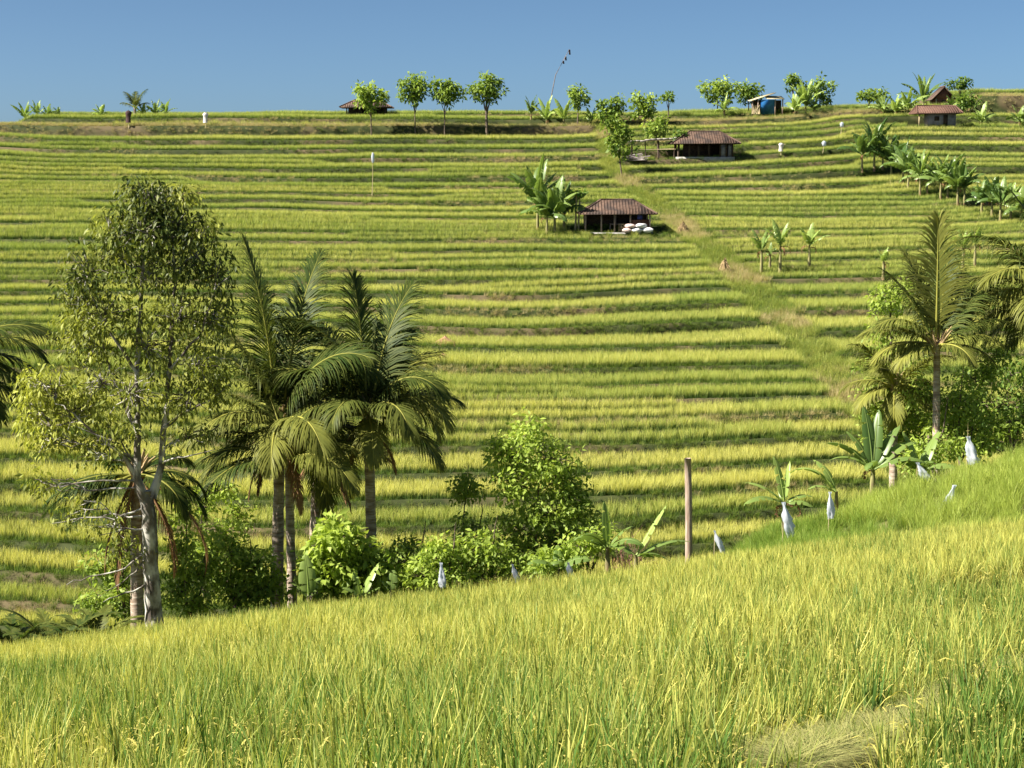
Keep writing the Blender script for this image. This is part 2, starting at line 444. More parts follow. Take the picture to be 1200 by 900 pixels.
XS = np.arange(-120, 120.01, .5)
def build_hill():
    rows = []
    for k in range(KN):
        t = np.full_like(XS, float(k))
        y = hill_Y(XS, t)
        j1 = .16 * (noise2(XS * 1.3, k * 7.0, 21) - .5); j2 = .14 * (noise2(XS * 2.1, k * 5.0, 23) - .5)
        zlow = hill_Z(XS, t - .01, k - 1) if k else np.full_like(XS, FLOOR_Z - .6)
        ztop = hill_Z(XS, t, k)
        rows.append((y - RUN + j1, zlow)); rows.append((y - RUN * .35 + j2, zlow * .45 + ztop * .55)); rows.append((y + .02, ztop + .05))
        rows.append((y + .28, ztop + .06)); rows.append((y + .40, ztop - .02))
        t5 = t + FORK_T
        y5 = hill_Y(XS, t5); fk = fork(XS, t)
        rows.append((y5 - .05 - .18 * fk, hill_Z(XS, t5 - .01, k) - .02)); rows.append((y5, hill_Z(XS, t5 + .01, k) + .05 * fk))
        rows.append((y5 + .25, hill_Z(XS, t5 + .05, k) + .04 * fk)); rows.append((y5 + .35, hill_Z(XS, t5 + .06, k) - .02))
    yl, zl = rows[-1]
    for dy, dz in ((12, .1), (30, -.8), (70, -8), (160, -30), (420, -60)):
        rows.append((yl * 0 + yl.mean() + dy, zl + dz))
    P = np.array([np.stack([XS, y, z], -1) for y, z in rows])
    # widen the far sheet so it reaches the horizon
    P[-2, :, 0] *= 2.5; P[-1, :, 0] *= 8
    ny, nx = P.shape[:2]
    i = np.arange(ny - 1)[:, None] * nx; j = np.arange(nx - 1)[None, :]
    q = np.stack([i + j, i + j + 1, i + nx + j + 1, i + nx + j], -1).reshape(-1, 4)
    m = MB(); m.add(P.reshape(-1, 3), q)
    tag(m.build('terraced_hillside', M['hill_soil']), 'terraced hillside with earth and grass banks between the fields', kind='structure')
build_hill()

# ------------------------------------------------------------------ tufts and scattering
def blades(m, n, radius, h0, h1, width, lean, droop, segs=4, grain=0.0, fan=0.0, lie=False):
    for _ in range(n):
        a = random.uniform(0, 2 * math.pi); r = radius * math.sqrt(random.random())
        p = np.array([r * math.cos(a), r * math.sin(a), 0.0])
        az = a + random.gauss(0, .8); L = random.uniform(h0, h1)
        th0 = abs(random.gauss(0, lean)) + fan * r / max(radius, 1e-6)
        dr = droop * random.random() ** 1.5
        pts = [p]; hh = [0.0]
        for i in range(segs):
            th = th0 + dr * ((i + .5) / segs) ** 2
            if lie: th = 1.50 + .12 * random.random()
            d = np.array([math.sin(th) * math.cos(az), math.sin(th) * math.sin(az), math.cos(th)])
            pts.append(pts[-1] + d * L / segs); hh.append((i + 1) / segs)
        pts = np.array(pts)
        wa = random.uniform(0, math.pi)
        wd = np.array([math.cos(wa), math.sin(wa), 0])
        ww = width * random.uniform(.7, 1.2)
        wp = ww * np.array([.6, 1.0, .9, .65, .1][:segs + 1]) if segs == 4 else ww * np.linspace(1, .12, segs + 1)
        V = np.concatenate([pts - wd * wp[:, None] / 2, pts + wd * wp[:, None] / 2])
        k = segs + 1
        q = [[i, k + i, k + i + 1, i + 1] for i in range(segs)]
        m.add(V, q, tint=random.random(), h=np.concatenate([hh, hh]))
        if random.random() < grain:               # a nodding ear of grain at the tip
            s = pts[int(segs * .7)]; ln = random.uniform(.14, .22)
            gp = []
            for i in range(5):
                th = .3 + 1.9 * i / 4
                gp.append(s + np.array([math.cos(az) * .02 * i, math.sin(az) * .02 * i, 0]) + np.array([math.cos(az) * ln * .5 * (i / 4), math.sin(az) * ln * .5 * (i / 4), ln * (math.sin(th) - .3) * .8]))
            gp = np.array(gp); gw = np.array([.002, .005, .007, .006, .003])
            m.add(np.concatenate([gp - wd * gw[:, None], gp + wd * gw[:, None]]), [[i, 5 + i, 6 + i, i + 1] for i in range(4)], h=1.3)

def make_tuft(name, mat, **kw):
    m = MB(); blades(m, **kw)
    o = m.build(name, mat); o.hide_render = True; o.hide_viewport = False
    o['kind'] = 'helper'
    o.location = (0, -60, -30)
    return o

def scatter(name, label, pts, rz, scl, tint, var, tufts, tilt=None, kind='stuff', szz=None):
    me = bpy.data.meshes.new(name)
    n = len(pts)
    me.vertices.add(n); me.vertices.foreach_set('co', np.asarray(pts, np.float32).ravel())
    rot = np.zeros((n, 3), np.float32); rot[:, 2] = rz
    if tilt is not None: rot[:, :2] = tilt
    s3 = np.stack([scl, scl, scl if szz is None else szz], -1)
    for nm, ty, val in (('rot', 'FLOAT_VECTOR', rot), ('scl', 'FLOAT_VECTOR', s3), ('tint', 'FLOAT', tint), ('var', 'INT', var)):
        a = me.attributes.new(nm, ty, 'POINT')
        a.data.foreach_set('vector' if ty == 'FLOAT_VECTOR' else 'value', np.ascontiguousarray(val, np.float32 if ty != 'INT' else np.int32).ravel())
    o = bpy.data.objects.new(name, me); C.objects.link(o)
    g = bpy.data.node_groups.new(name, 'GeometryNodeTree')
    g.interface.new_socket('Geometry', in_out='INPUT', socket_type='NodeSocketGeometry')
    g.interface.new_socket('Geometry', in_out='OUTPUT', socket_type='NodeSocketGeometry')
    gi = g.nodes.new('NodeGroupInput'); go = g.nodes.new('NodeGroupOutput')
    ip = g.nodes.new('GeometryNodeInstanceOnPoints'); jn = g.nodes.new('GeometryNodeJoinGeometry')
    for t in tufts:
        oi = g.nodes.new('GeometryNodeObjectInfo'); oi.inputs['Object'].default_value = t
        gt = g.nodes.new('GeometryNodeGeometryToInstance')
        g.links.new(oi.outputs['Geometry'], gt.inputs[0]); g.links.new(gt.outputs[0], jn.inputs[0])
    def na(nm, ty):
        x = g.nodes.new('GeometryNodeInputNamedAttribute'); x.data_type = ty; x.inputs['Name'].default_value = nm
        return x.outputs[0]
    g.links.new(gi.outputs[0], ip.inputs['Points']); g.links.new(jn.outputs[0], ip.inputs['Instance'])
    ip.inputs['Pick Instance'].default_value = True
    g.links.new(na('var', 'INT'), ip.inputs['Instance Index'])
    g.links.new(na('rot', 'FLOAT_VECTOR'), ip.inputs['Rotation'])
    g.links.new(na('scl', 'FLOAT_VECTOR'), ip.inputs['Scale'])
    g.links.new(ip.outputs[0], go.inputs[0])
    md = o.modifiers.new('scatter', 'NODES'); md.node_group = g
    return tag(o, label, kind=kind)

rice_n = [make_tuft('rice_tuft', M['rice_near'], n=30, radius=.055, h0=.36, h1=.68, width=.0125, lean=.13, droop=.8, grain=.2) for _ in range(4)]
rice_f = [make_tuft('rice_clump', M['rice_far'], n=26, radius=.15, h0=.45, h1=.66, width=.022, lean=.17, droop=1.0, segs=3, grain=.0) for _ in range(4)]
grass_t = [make_tuft('grass_tuft', M['grass'], n=40, radius=.18, h0=.18, h1=.46, width=.012, lean=.5, droop=1.3, segs=3) for _ in range(3)]
mound_t = [make_tuft('mound_tuft', M['mound_grass'], n=34, radius=.12, h0=.50, h1=.95, width=.013, lean=.3, droop=1.1) for _ in range(4)]
dry_t = [make_tuft('dry_tuft', M['dry_grass'], n=40, radius=.18, h0=.18, h1=.46, width=.012, lean=.5, droop=1.3, segs=3) for _ in range(3)]
straw_t = [make_tuft('straw_tuft', M['straw'], n=40, radius=.2, h0=.2, h1=.5, width=.012, lean=.5, droop=.3, segs=3, lie=True) for _ in range(2)]

def near_rice():
    d = .165
    xs = np.arange(-25, 26, d); ys = np.arange(5.5, 43, d)
    X, Y = np.meshgrid(xs, ys); X = X.ravel() + rng.uniform(-.05, .05, X.size); Y = Y.ravel() + rng.uniform(-.05, .05, Y.size)
    s = X / Y
    keep = (np.abs(s) < .56) & (Y < edge_Y(s) + .4 * (noise2(X * .4, Y * 0, 4) - .5)) & ~in_poly(X, Y, PATH)
    keep &= ((X - PATCH[0]) / 1.3) ** 2 + ((Y - PATCH[1]) / 1.6) ** 2 > 1
    keep &= (path_mask(X, Y) < .4) | (rng.random(len(X)) < .02)
    keep &= rng.random(len(X)) > .16
    keep &= ~((s > .112) & (s < .225) & (Y < np.interp(s, [.112, .225], [8.4, 9.8])))
    X, Y = X[keep], Y[keep]; n = len(X); s = X / Y
    Z = fg_z(X, Y)
    pa = np.array(PATH)
    # the patch below the path is younger and greener
    right_near = (s > .17) & (Y < np.interp(X, np.sort(pa[:, 0]), pa[np.argsort(pa[:, 0]), 1] * 0 + 12.5)) & (Y < 11.5 + 0 * X)
    tint = .30 + .75 * (fbm(X * .16, Y * .10, 31) - .3) + .20 * (sstep(10, 32, Y)) + rng.normal(0, .24, n)
    dark = noise2(X * .55, Y * .30, 37)
    tint -= .25 * sstep(.62, .85, dark)
    gr = right_near & (X > np.interp(Y, [6, 9, 10.5, 12], [1.6, 2.2, 2.75, 3.3]))
    tint = np.where(gr, tint * .4 - .05, tint)
    scl = (.78 + .36 * rng.random(n)) * (.9 + .25 * noise2(X * .5, Y * .35, 41))
    scl *= np.where(sstep(.70, .85, noise2(X * .8, Y * .4, 43)) * rng.random(n) > .45, .7, 1)
    tilt = rng.normal(0, .09, (n, 2)) + (np.stack([noise2(X * .5, Y * .5, 51), noise2(X * .5, Y * .5, 53)], -1) - .5) * .35
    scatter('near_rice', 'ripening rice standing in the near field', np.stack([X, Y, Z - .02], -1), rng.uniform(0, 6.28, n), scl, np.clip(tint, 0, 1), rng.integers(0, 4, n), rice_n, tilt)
near_rice()

def near_grass():
    # straw on the path and the flattened patch
    n = 2200
    X = rng.uniform(PATH[:, 0].min(), PATH[:, 0].max(), n * 6); Y = rng.uniform(PATH[:, 1].min(), PATH[:, 1].max(), n * 6)
    k = in_poly(X, Y, PATH); X, Y = X[k][:n], Y[k][:n]
    px = PATCH[0] + rng.normal(0, .7, 260); py = PATCH[1] + rng.normal(0, .9, 260)
    X = np.concatenate([X, px]); Y = np.concatenate([Y, py]); n = len(X)
    scatter('cut_straw', 'cut straw lying on the narrow path through the near field', np.stack([X, Y, fg_z(X, Y) + .01], -1), rng.uniform(0, 6.28, n), .35 + .4 * rng.random(n),
            np.clip(.25 + .7 * fbm(X * 1.1, Y * 1.1, 61) - .1 + rng.normal(0, .15, n), 0, 1), rng.integers(0, 2, n), straw_t, rng.normal(0, .12, (n, 2)))
    kk = rng.random(n) < .10
    X2, Y2 = X[kk] + rng.normal(0, .12, kk.sum()), Y[kk] + rng.normal(0, .12, kk.sum()); n2 = len(X2)
    scatter('path_grass', 'short green grass and stubble growing through the cut straw', np.stack([X2, Y2, fg_z(X2, Y2)], -1), rng.uniform(0, 6.28, n2), .22 + .2 * rng.random(n2), np.clip(rng.normal(.5, .2, n2), 0, 1), rng.integers(0, 3, n2), grass_t, rng.normal(0, .3, (n2, 2)))
    # grassy mound behind the field on the right and rough grass on the edge of the drop
    n = 50000
    X = rng.uniform(-26, 30, n); Y = rng.uniform(37.5, 58, n)
    s = X / Y; Ye = edge_Y(s)
    mound = sstep(.10, .15, s)
    keep = (np.abs(s) < .56) & (Y > Ye - .2 - mound * .6) & (rng.random(n) < np.where(s > .11, 1.0, .40)) & (Y < np.where(s > .11, 56, 52))
    X, Y, s, mound = X[keep], Y[keep], s[keep], mound[keep]; n = len(X)
    bare = noise2(X * .6, Y * .8, 71)
    k = rng.random(n) > sstep(.72, .85, bare) * .9
    X, Y, s, mound = X[k], Y[k], s[k], mound[k]; n = len(X)
    mk = mound > .5
    a = ~mk; na_ = int(a.sum())
    scatter('edge_grass', 'rough grass on the valley edge', np.stack([X, Y, fg_z(X, Y) - .02], -1)[a], rng.uniform(0, 6.28, na_), (.9 + .6 * rng.random(na_)), np.clip(rng.normal(.3, .14, na_), 0, 1), rng.integers(0, 3, na_), grass_t)
    X, Y, s = X[mk], Y[mk], s[mk]; n = len(X)
    # a tan gap runs down between the grass and the small upper field at the right
    gap = np.abs(s - (.243 - .012 * (Y - 42))) < .006
    tan2 = noise2(X * .5, Y * .7, 77) > .80
    k = ~(gap | tan2) | (rng.random(n) < .25)
    X, Y, s = X[k], Y[k], s[k]; n = len(X)
    up = s > (.252 - .012 * (Y - 42))
    tint = np.where(up, .60, .20) + .35 * (fbm(X * .4, Y * .4, 73) - .5) + rng.normal(0, .08, n)
    scatter('mound_grass', 'bright long grass and young rice on the mound', np.stack([X, Y, fg_z(X, Y) - .05], -1), rng.uniform(0, 6.28, n), (.50 + .30 * rng.random(n)) * (.8 + .4 * noise2(X * .9, Y * .9, 79)), np.clip(tint, 0, 1), rng.integers(0, 4, n), mound_t, rng.normal(0, .15, (n, 2)))
near_grass()

# terrace fields: ripeness of each level, with breaks along the level
LV_TINT = {}
def hill_rice():
    P = []; T = []; S = []
    G = []; GT = []; GS = []; GD = []
    lr = random.Random(11)
    for k in range(1, KN):
        y0 = hill_Y(XS, np.full_like(XS, float(k)))
        half = np.interp(y0.mean(), [60, 200], [36, 86])
        # field pieces along the terrace
        cuts = [-half]
        while cuts[-1] < half: cuts.append(cuts[-1] + lr.uniform(14, 42))
        v = EDGE_V[k]
        base = (.66 if v > 470 else .46 if v > 380 else .42 if v > 300 else .38)
        depth = Yc(k + 1) - Yc(k)
        depth = min(depth, 7.0)
        d = .30
        xs = np.arange(-half, half, d); n1 = max(2, int((depth - .5) / d))
        fr = (np.arange(n1) + .5) / n1
        X, Fq = np.meshgrid(xs, fr); X = X.ravel() + rng.uniform(-.13, .13, X.size)
        Fq = Fq.ravel() + rng.uniform(-.5, .5, Fq.size) / n1 * .8
        e0 = .40 / depth; e1 = 1 - (RUN + .12) / depth
        Fq = e0 + (e1 - e0) * np.clip(Fq, 0, 1)
        t = k + Fq
        Y = hill_Y(X, t); Z = hill_Z(X, t, k)
        st = strip_w(X, t)
        piece = np.searchsorted(cuts, X)
        hvar = np.array([lr.uniform(.9, 1.12) for _ in range(len(cuts) + 2)])
        off_p = np.array([lr.uniform(-.30, .28) for _ in range(len(cuts) + 2)])
        fallow = np.array([lr.random() < (.03 if 150 < v < 480 else 0) for _ in range(len(cuts) + 2)])
        if 140 < v < 150: fallow[:] = True
        if v < 140: off_p[:] = -.2
        tint = base + off_p[piece] + .35 * (fbm(X * .09, Y * .3, 81) - .5) + rng.normal(0, .09, len(X))
        keep = (st < .25 + .25 * rng.random(len(X))) & (~fallow[piece] | (rng.random(len(X)) < .12))
        if 150 < v < 160: keep &= rng.random(len(X)) < .7
        cd_ = np.abs(X[:, None] - np.array(cuts)[None, :]).min(1); keep &= (cd_ > .2) | (rng.random(len(X)) < .75)
        # the houses' yards stay free
        for hx, hy, hr in YARDS: keep &= (np.abs(X - hx) > hr) | (np.abs(Y - hy) > hr * .62)
        P.append(np.stack([X, Y, Z - .02], -1)[keep]); T.append(tint[keep])
        S.append((hvar[piece] * (.85 + .3 * rng.random(len(X))) * (.9 + .22 * noise2(X * .2, k * 3.3, 85)))[keep])
        near_fork = (np.abs(Fq - FORK_T) * depth < .22) & (fork(X, np.full_like(X, float(k))) > .3)
        P[-1] = P[-1][~near_fork[keep]]; T[-1] = T[-1][~near_fork[keep]]; S[-1] = S[-1][~near_fork[keep]]
        # grass on the bank and the bund, thinner where the bank is bare earth
        nb = int(half * 2 * (24 if v > 300 else 18))
        X = rng.uniform(-half, half, nb); q = rng.random(nb)
        tt = np.full(nb, float(k))
        Y = hill_Y(X, tt); zl = hill_Z(X, tt - .01, k - 1); zt = hill_Z(X, tt, k)
        bank = q < .72; f = q / .72
        gy = np.where(bank, Y - RUN * (1 - f) - .03, Y + rng.random(nb) * .34); gz = np.where(bank, zl + (zt - zl) * f, zt + .04)
        bare = fbm(X * .12, k * 5.7, 87)
        kp = rng.random(nb) > .85 * sstep(.60, .72, bare)
        if 150 > v > 140: kp &= rng.random(nb) < .8
        gt_ = -.05 + .4 * noise2(X * .07, k * 2.9, 91) + rng.normal(0, .1, nb) 
        dry = (rng.random(nb) < (.85 * sstep(.25, .45, fbm(X * .05, k + .5, 99)) if 140 < v < 150 else .6 * sstep(.55, .7, fbm(X * .08, k * 4.1, 99))))
        GD.append(dry[kp])
        G.append(np.stack([X, gy, gz], -1)[kp]); GT.append(gt_[kp]); GS.append((.55 + .45 * rng.random(nb))[kp])
        nf = int(half * 2 * 8); X = rng.uniform(-half, half, nf); kq = fork(X, np.full(nf, float(k))) > .4
        X = X[kq]; tt = k + FORK_T + np.zeros(len(X)); q = rng.random(len(X))
        Y = hill_Y(X, tt); za = hill_Z(X, tt - .01, k); zb = hill_Z(X, tt + .01, k)
        G.append(np.stack([X, Y - .16 * (1 - q) + .1 * (q > .8), za + (zb - za) * np.minimum(q * 1.25, 1)], -1)); GT.append(.25 + rng.normal(0, .12, len(X))); GS.append(.5 + .4 * rng.random(len(X))); GD.append(np.zeros(len(X), bool))
        # rough grass all over the untended strip, fallow pieces get dry stubble grass
        tt = k + rng.random(int(depth * 70)); X = np.interp(tt, ST_T, ST_X) + rng.uniform(-1.4, 1.4, len(tt)) * np.interp(tt, ST_T, ST_W)
        Y = hill_Y(X, tt); Z = hill_Z(X, tt, k)
        kp = (strip_w(X, tt) > .15) & (v < 600)
        for hx, hy, hr in YARDS: kp &= (np.abs(X - hx) > hr) | (np.abs(Y - hy) > hr * .62)
        GD.append((rng.random(len(X)) < .85 * sstep(.42, .60, fbm(X * .22, Y * .22, 97)))[kp])
        G.append(np.stack([X, Y, Z], -1)[kp]); GT.append((.35 + .7 * (fbm(X * .2, Y * .2, 95) - .3) + rng.normal(0, .12, len(X)))[kp]); GS.append((.7 + .8 * rng.random(len(X)))[kp])
        if fallow.any():
            X = rng.uniform(-half, half, int(half * 2 * depth * (26 if 140 < v < 150 else 8))); fq = rng.random(len(X)); tt = k + .1 + .8 * fq
            kp = fallow[np.searchsorted(cuts, X)]
            X, tt = X[kp], tt[kp]
            Y = hill_Y(X, tt); Z = hill_Z(X, tt, k)
            GD.append(rng.random(len(X)) < (.85 if 140 < v < 150 else .6))
            G.append(np.stack([X, Y, Z], -1)); GT.append(.6 + rng.normal(0, .2, len(X))); GS.append((.8 if 140 < v < 150 else .5) + .5 * rng.random(len(X)))
    P = np.concatenate(P); T = np.concatenate(T); S = np.concatenate(S); n = len(P)
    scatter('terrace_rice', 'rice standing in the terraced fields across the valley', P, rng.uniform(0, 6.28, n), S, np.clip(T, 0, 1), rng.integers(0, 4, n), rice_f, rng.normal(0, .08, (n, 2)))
    G = np.concatenate(G); GT = np.concatenate(GT); GS = np.concatenate(GS); GD = np.concatenate(GD); n2 = len(G)
    D = GD; nd = int(D.sum())
    scatter('terrace_dry_grass', 'dry tan grass and stubble on the terrace banks and fallow strips', G[D], rng.uniform(0, 6.28, nd), GS[D], np.clip(rng.normal(.5, .25, nd), 0, 1), rng.integers(0, 3, nd), dry_t, rng.normal(0, .2, (nd, 2)))
    G, GT, GS = G[~D], GT[~D], GS[~D]; n2 = len(G)
    scatter('terrace_grass', 'rough grass on the terrace banks and the untended strip', G, rng.uniform(0, 6.28, n2), GS, np.clip(GT, 0, 1), rng.integers(0, 3, n2), grass_t, rng.normal(0, .2, (n2, 2)))
    print('rice', n, 'grass', n2)

HUT_A = hit_hill(724, 277.5); HUT_B = hit_hill(827, 193); HUT_E = hit_hill(1100, 149.5)
YARDS = [(HUT_A[0], HUT_A[1] + 2.2, 4.0), (HUT_B[0] - .5, HUT_B[1] + 2.2, 4.5), (HUT_E[0], HUT_E[1] + 1.5, 3.2)]
hill_rice()

# ------------------------------------------------------------------ plant builders
def leaf_cloud(m, centres, n_per, rc, size, tint, droop=.5, wid=.42, spread=.12, squash=.8):
    """leaves round twig ends: each a bent rhomb, hanging by droop"""
    centres = np.asarray(centres, float); n = len(centres) * n_per
    if n == 0: return
    c = np.repeat(centres, n_per, 0)
    tn = np.repeat(np.asarray(tint, float), n_per) + rng.normal(0, spread, n)
    off_ = rng.normal(0, 1, (n, 3)); off_ *= (rc * rng.random(n) ** .5)[:, None] / np.linalg.norm(off_, axis=1)[:, None]; off_[:, 2] *= squash
    p = c + off_
    d = norm(off_) * .7 + rng.normal(0, .6, (n, 3)); d[:, 2] -= droop * 1.5; d = norm(d)
    up = rng.normal(0, .5, (n, 3)) + (0, 0, .8)
    sd_ = norm(np.cross(d, up)); nr = np.cross(sd_, d)
    L = size * rng.uniform(.65, 1.25, n)[:, None]; W = L * wid * .5
    a = p; b = p + d * L * .45 + sd_ * W + nr * L * .06; e = p + d * L * .45 - sd_ * W + nr * L * .06; t = p + d * L - nr * L * .05
    mid = p + d * L * .48
    V = np.stack([a, b, t, e, mid], 1).reshape(-1, 3)
    i = np.arange(n) * 5
    tr = np.concatenate([np.stack([i, i + 4, i + 1], 1), np.stack([i + 1, i + 4, i + 2], 1), np.stack([i + 4, i + 3, i + 2], 1), np.stack([i, i + 3, i + 4], 1)])
    m.add(V, None, tr, tint=np.clip(np.repeat(tn, 5), 0, 1))

def curve(p, q, bend, n=7, wob=.0):
    p = np.asarray(p, float); q = np.asarray(q, float)
    t = np.linspace(0, 1, n)[:, None]
    L = np.linalg.norm(q - p)
    r = p * (1 - t) + q * t + np.asarray(bend) * (4 * t * (1 - t)) + rng.normal(0, wob * L, (n, 3)) * np.sin(t * math.pi)
    return r

def blob_tree(name, label, cat, u, v, Y, stems, blobs, leaf, mat='leaf_shrub', bark='bark_dark', base=None, droop=.5, n_per=10, rc=.28, wid=.42, twigs=.5, trunk_r=.1,
              depth=.9, group=None, hang=0.0, extra_twigs=(), squash=.8, smooth=False):
    """a tree laid out in photo pixels at depth Y: stems are polylines [(u, v, dy, r)...] in metres of radius, blobs are leafy masses (u, v, ru, rv, clusters, tint)"""
    mpp = Y / F
    b = at(u, v, Y) if base is None else np.asarray(base, float)
    def W(uu, vv, dy=0.0):
        return np.array([(uu - u) * mpp, dy, (v - vv) * mpp * 1.012])
    root = thing(name, label, cat, b, group)
    tb = MB()
    nodes = []
    for st in stems:
        pts = [W(x, y, dy) for x, y, dy, r in st]; rad = [r for *_, r in st]
        if len(pts) > 2:
            tt = np.linspace(0, len(pts) - 1, (len(pts) - 1) * 4 + 1)
            P = np.stack([np.interp(tt, range(len(pts)), np.array(pts)[:, k]) for k in range(3)], 1)
            P[1:-1] = (P[:-2] + 2 * P[1:-1] + P[2:]) / 4
            rr = np.interp(tt, range(len(pts)), rad)
        else:
            P = curve(pts[0], pts[1], (0, 0, 0), 6, .02); rr = np.linspace(rad[0], rad[1], 6)
        P = P + rng.normal(0, .012, P.shape) * (np.arange(len(P))[:, None] > 0)
        tb.tube(P, rr, 8, wob=.12)
        nodes += [(P[i], rr[i]) for i in range(len(P))]
    NP = np.array([a for a, _ in nodes]); NR = np.array([r for _, r in nodes])
    cr = MB()
    for (bu, bv, ru, rv, nc, tint) in blobs:
        c = W(bu, bv, 0) + (0, rng.normal(0, ru * mpp * .25), 0)
        d = rng.normal(0, 1, (nc, 3)); d = d / np.linalg.norm(d, axis=1)[:, None] * (rng.random((nc, 1)) ** .45)
        P = c + d * np.array([ru * mpp, ru * mpp * depth, rv * mpp])
        # limb to the blob: from the nearest stem node that lies below it
        cand = NP[:, 2] < c[2] - .1 * rv * mpp
        dd = np.linalg.norm(NP - c, axis=1) + np.where(cand, 0, 6)
        k = int(np.argmin(dd)); r0 = min(NR[k] * .55, .012 + .006 * math.sqrt(nc))
        lb = curve(NP[k], c, (0, 0, -.05 * dd[k]), 7, .05)
        tb.tube(lb, np.linspace(r0, .012, 7), 5)
        for q in P[: int(len(P) * twigs)]:
            kk = random.randint(3, 6)
            tb.tube(curve(lb[kk], q, (0, 0, .03), 4, .07), np.linspace(.016, .007, 4), 4)
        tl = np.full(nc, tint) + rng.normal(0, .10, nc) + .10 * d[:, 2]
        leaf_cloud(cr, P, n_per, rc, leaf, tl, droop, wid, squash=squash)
    for st in extra_twigs:
        pts = np.array([W(x, y, dy) for x, y, dy in st])
        tt = np.linspace(0, len(pts) - 1, (len(pts) - 1) * 3 + 1)
        P = np.stack([np.interp(tt, range(len(pts)), pts[:, k]) for k in range(3)], 1) + rng.normal(0, .02, (len(tt), 3))
        tb.tube(P, np.linspace(.03, .008, len(P)), 5)
    tb.build('trunk', M[bark], root, smooth=True)
    cr.build('crown', M[mat], root)
    return root

def frond_mesh(m, o, az, el, L, droop, nl=70, ll=.85, w=.036, tint=.35, twist=0.0, hang=1.35, bend=0.0, stalk=.14, ragged=.12, rr=1.0):
    n = 18
    pts = [np.asarray(o, float)]; dirs = []
    for i in range(n):
        t = (i + .5) / n
        e = el - droop * t ** 1.6; a = az + bend * t
        d = np.array([math.cos(e) * math.cos(a), math.cos(e) * math.sin(a), math.sin(e)])
        dirs.append(d); pts.append(pts[-1] + d * L / n)
    pts = np.array(pts)
    m.tube(pts, np.linspace(.05, .007, n + 1) * rr, 5, tint=min(1, tint + .65 * rr))
    side0 = np.array([-math.sin(az), math.cos(az), 0])
    for s in (-1, 1):
        t = np.linspace(stalk, .995, nl) + rng.normal(0, .002, nl)
        P = np.stack([np.interp(t, np.linspace(0, 1, n + 1), pts[:, k]) for k in range(3)], 1)
        T = np.stack([np.interp(t, (np.arange(n) + .5) / n, np.array(dirs)[:, k]) for k in range(3)], 1); T = norm(T)
        S = norm(np.cross(T, np.cross(side0, T)) if False else side0 - T * (T @ side0)[:, None])
        U = np.cross(T, S)
        U = U * np.where(U[:, 2:3] < 0, -1, 1) if abs(el) < 1.3 else U
        cs, sn = math.cos(twist), math.sin(twist)
        S2 = (S * cs + U * sn) * s
        ang = np.interp(t, [0, .5, 1], [1.0, .78, .3]) + rng.normal(0, .10, nl)
        D = norm(S2 * np.sin(ang)[:, None] + T * np.cos(ang)[:, None] + U * .12)
        lens = ll * np.interp(t, [0, .15, .35, .6, .85, 1], [.55, .85, 1, .95, .65, .3]) * rng.uniform(1 - ragged, 1.06, nl)
        hg = hang * rng.uniform(.6, 1.5, nl) * np.where(rng.random(nl) < .12, 2.6, 1)
        lens = lens * np.where(rng.random(nl) < .06, .45, 1)
        seg = 4; Q = [P]; d = D.copy()
        for k in range(seg):
            d = norm(d + np.array([0, 0, -1.0]) * (hg * .30 * (k + .4) / seg)[:, None] * 1.6)
            Q.append(Q[-1] + d * (lens / seg)[:, None])
        Wd = norm(T - D * np.sum(T * D, 1)[:, None])
        ws = np.array([.5, 1, .9, .6, .06]) * w
        V = np.stack([np.stack([Q[k] - Wd * ws[k] / 2, Q[k] + Wd * ws[k] / 2], 1) for k in range(seg + 1)], 1)   # nl, seg+1, 2, 3
        i = np.arange(nl)[:, None] * (2 * (seg + 1)) + np.arange(seg)[None, :] * 2
        q = np.stack([i, i + 1, i + 3, i + 2], -1).reshape(-1, 4)
        tn = np.clip(tint + rng.normal(0, .06, nl), 0, 1)
        m.add(V.reshape(-1, 3), q, tint=np.repeat(tn, 2 * (seg + 1)))

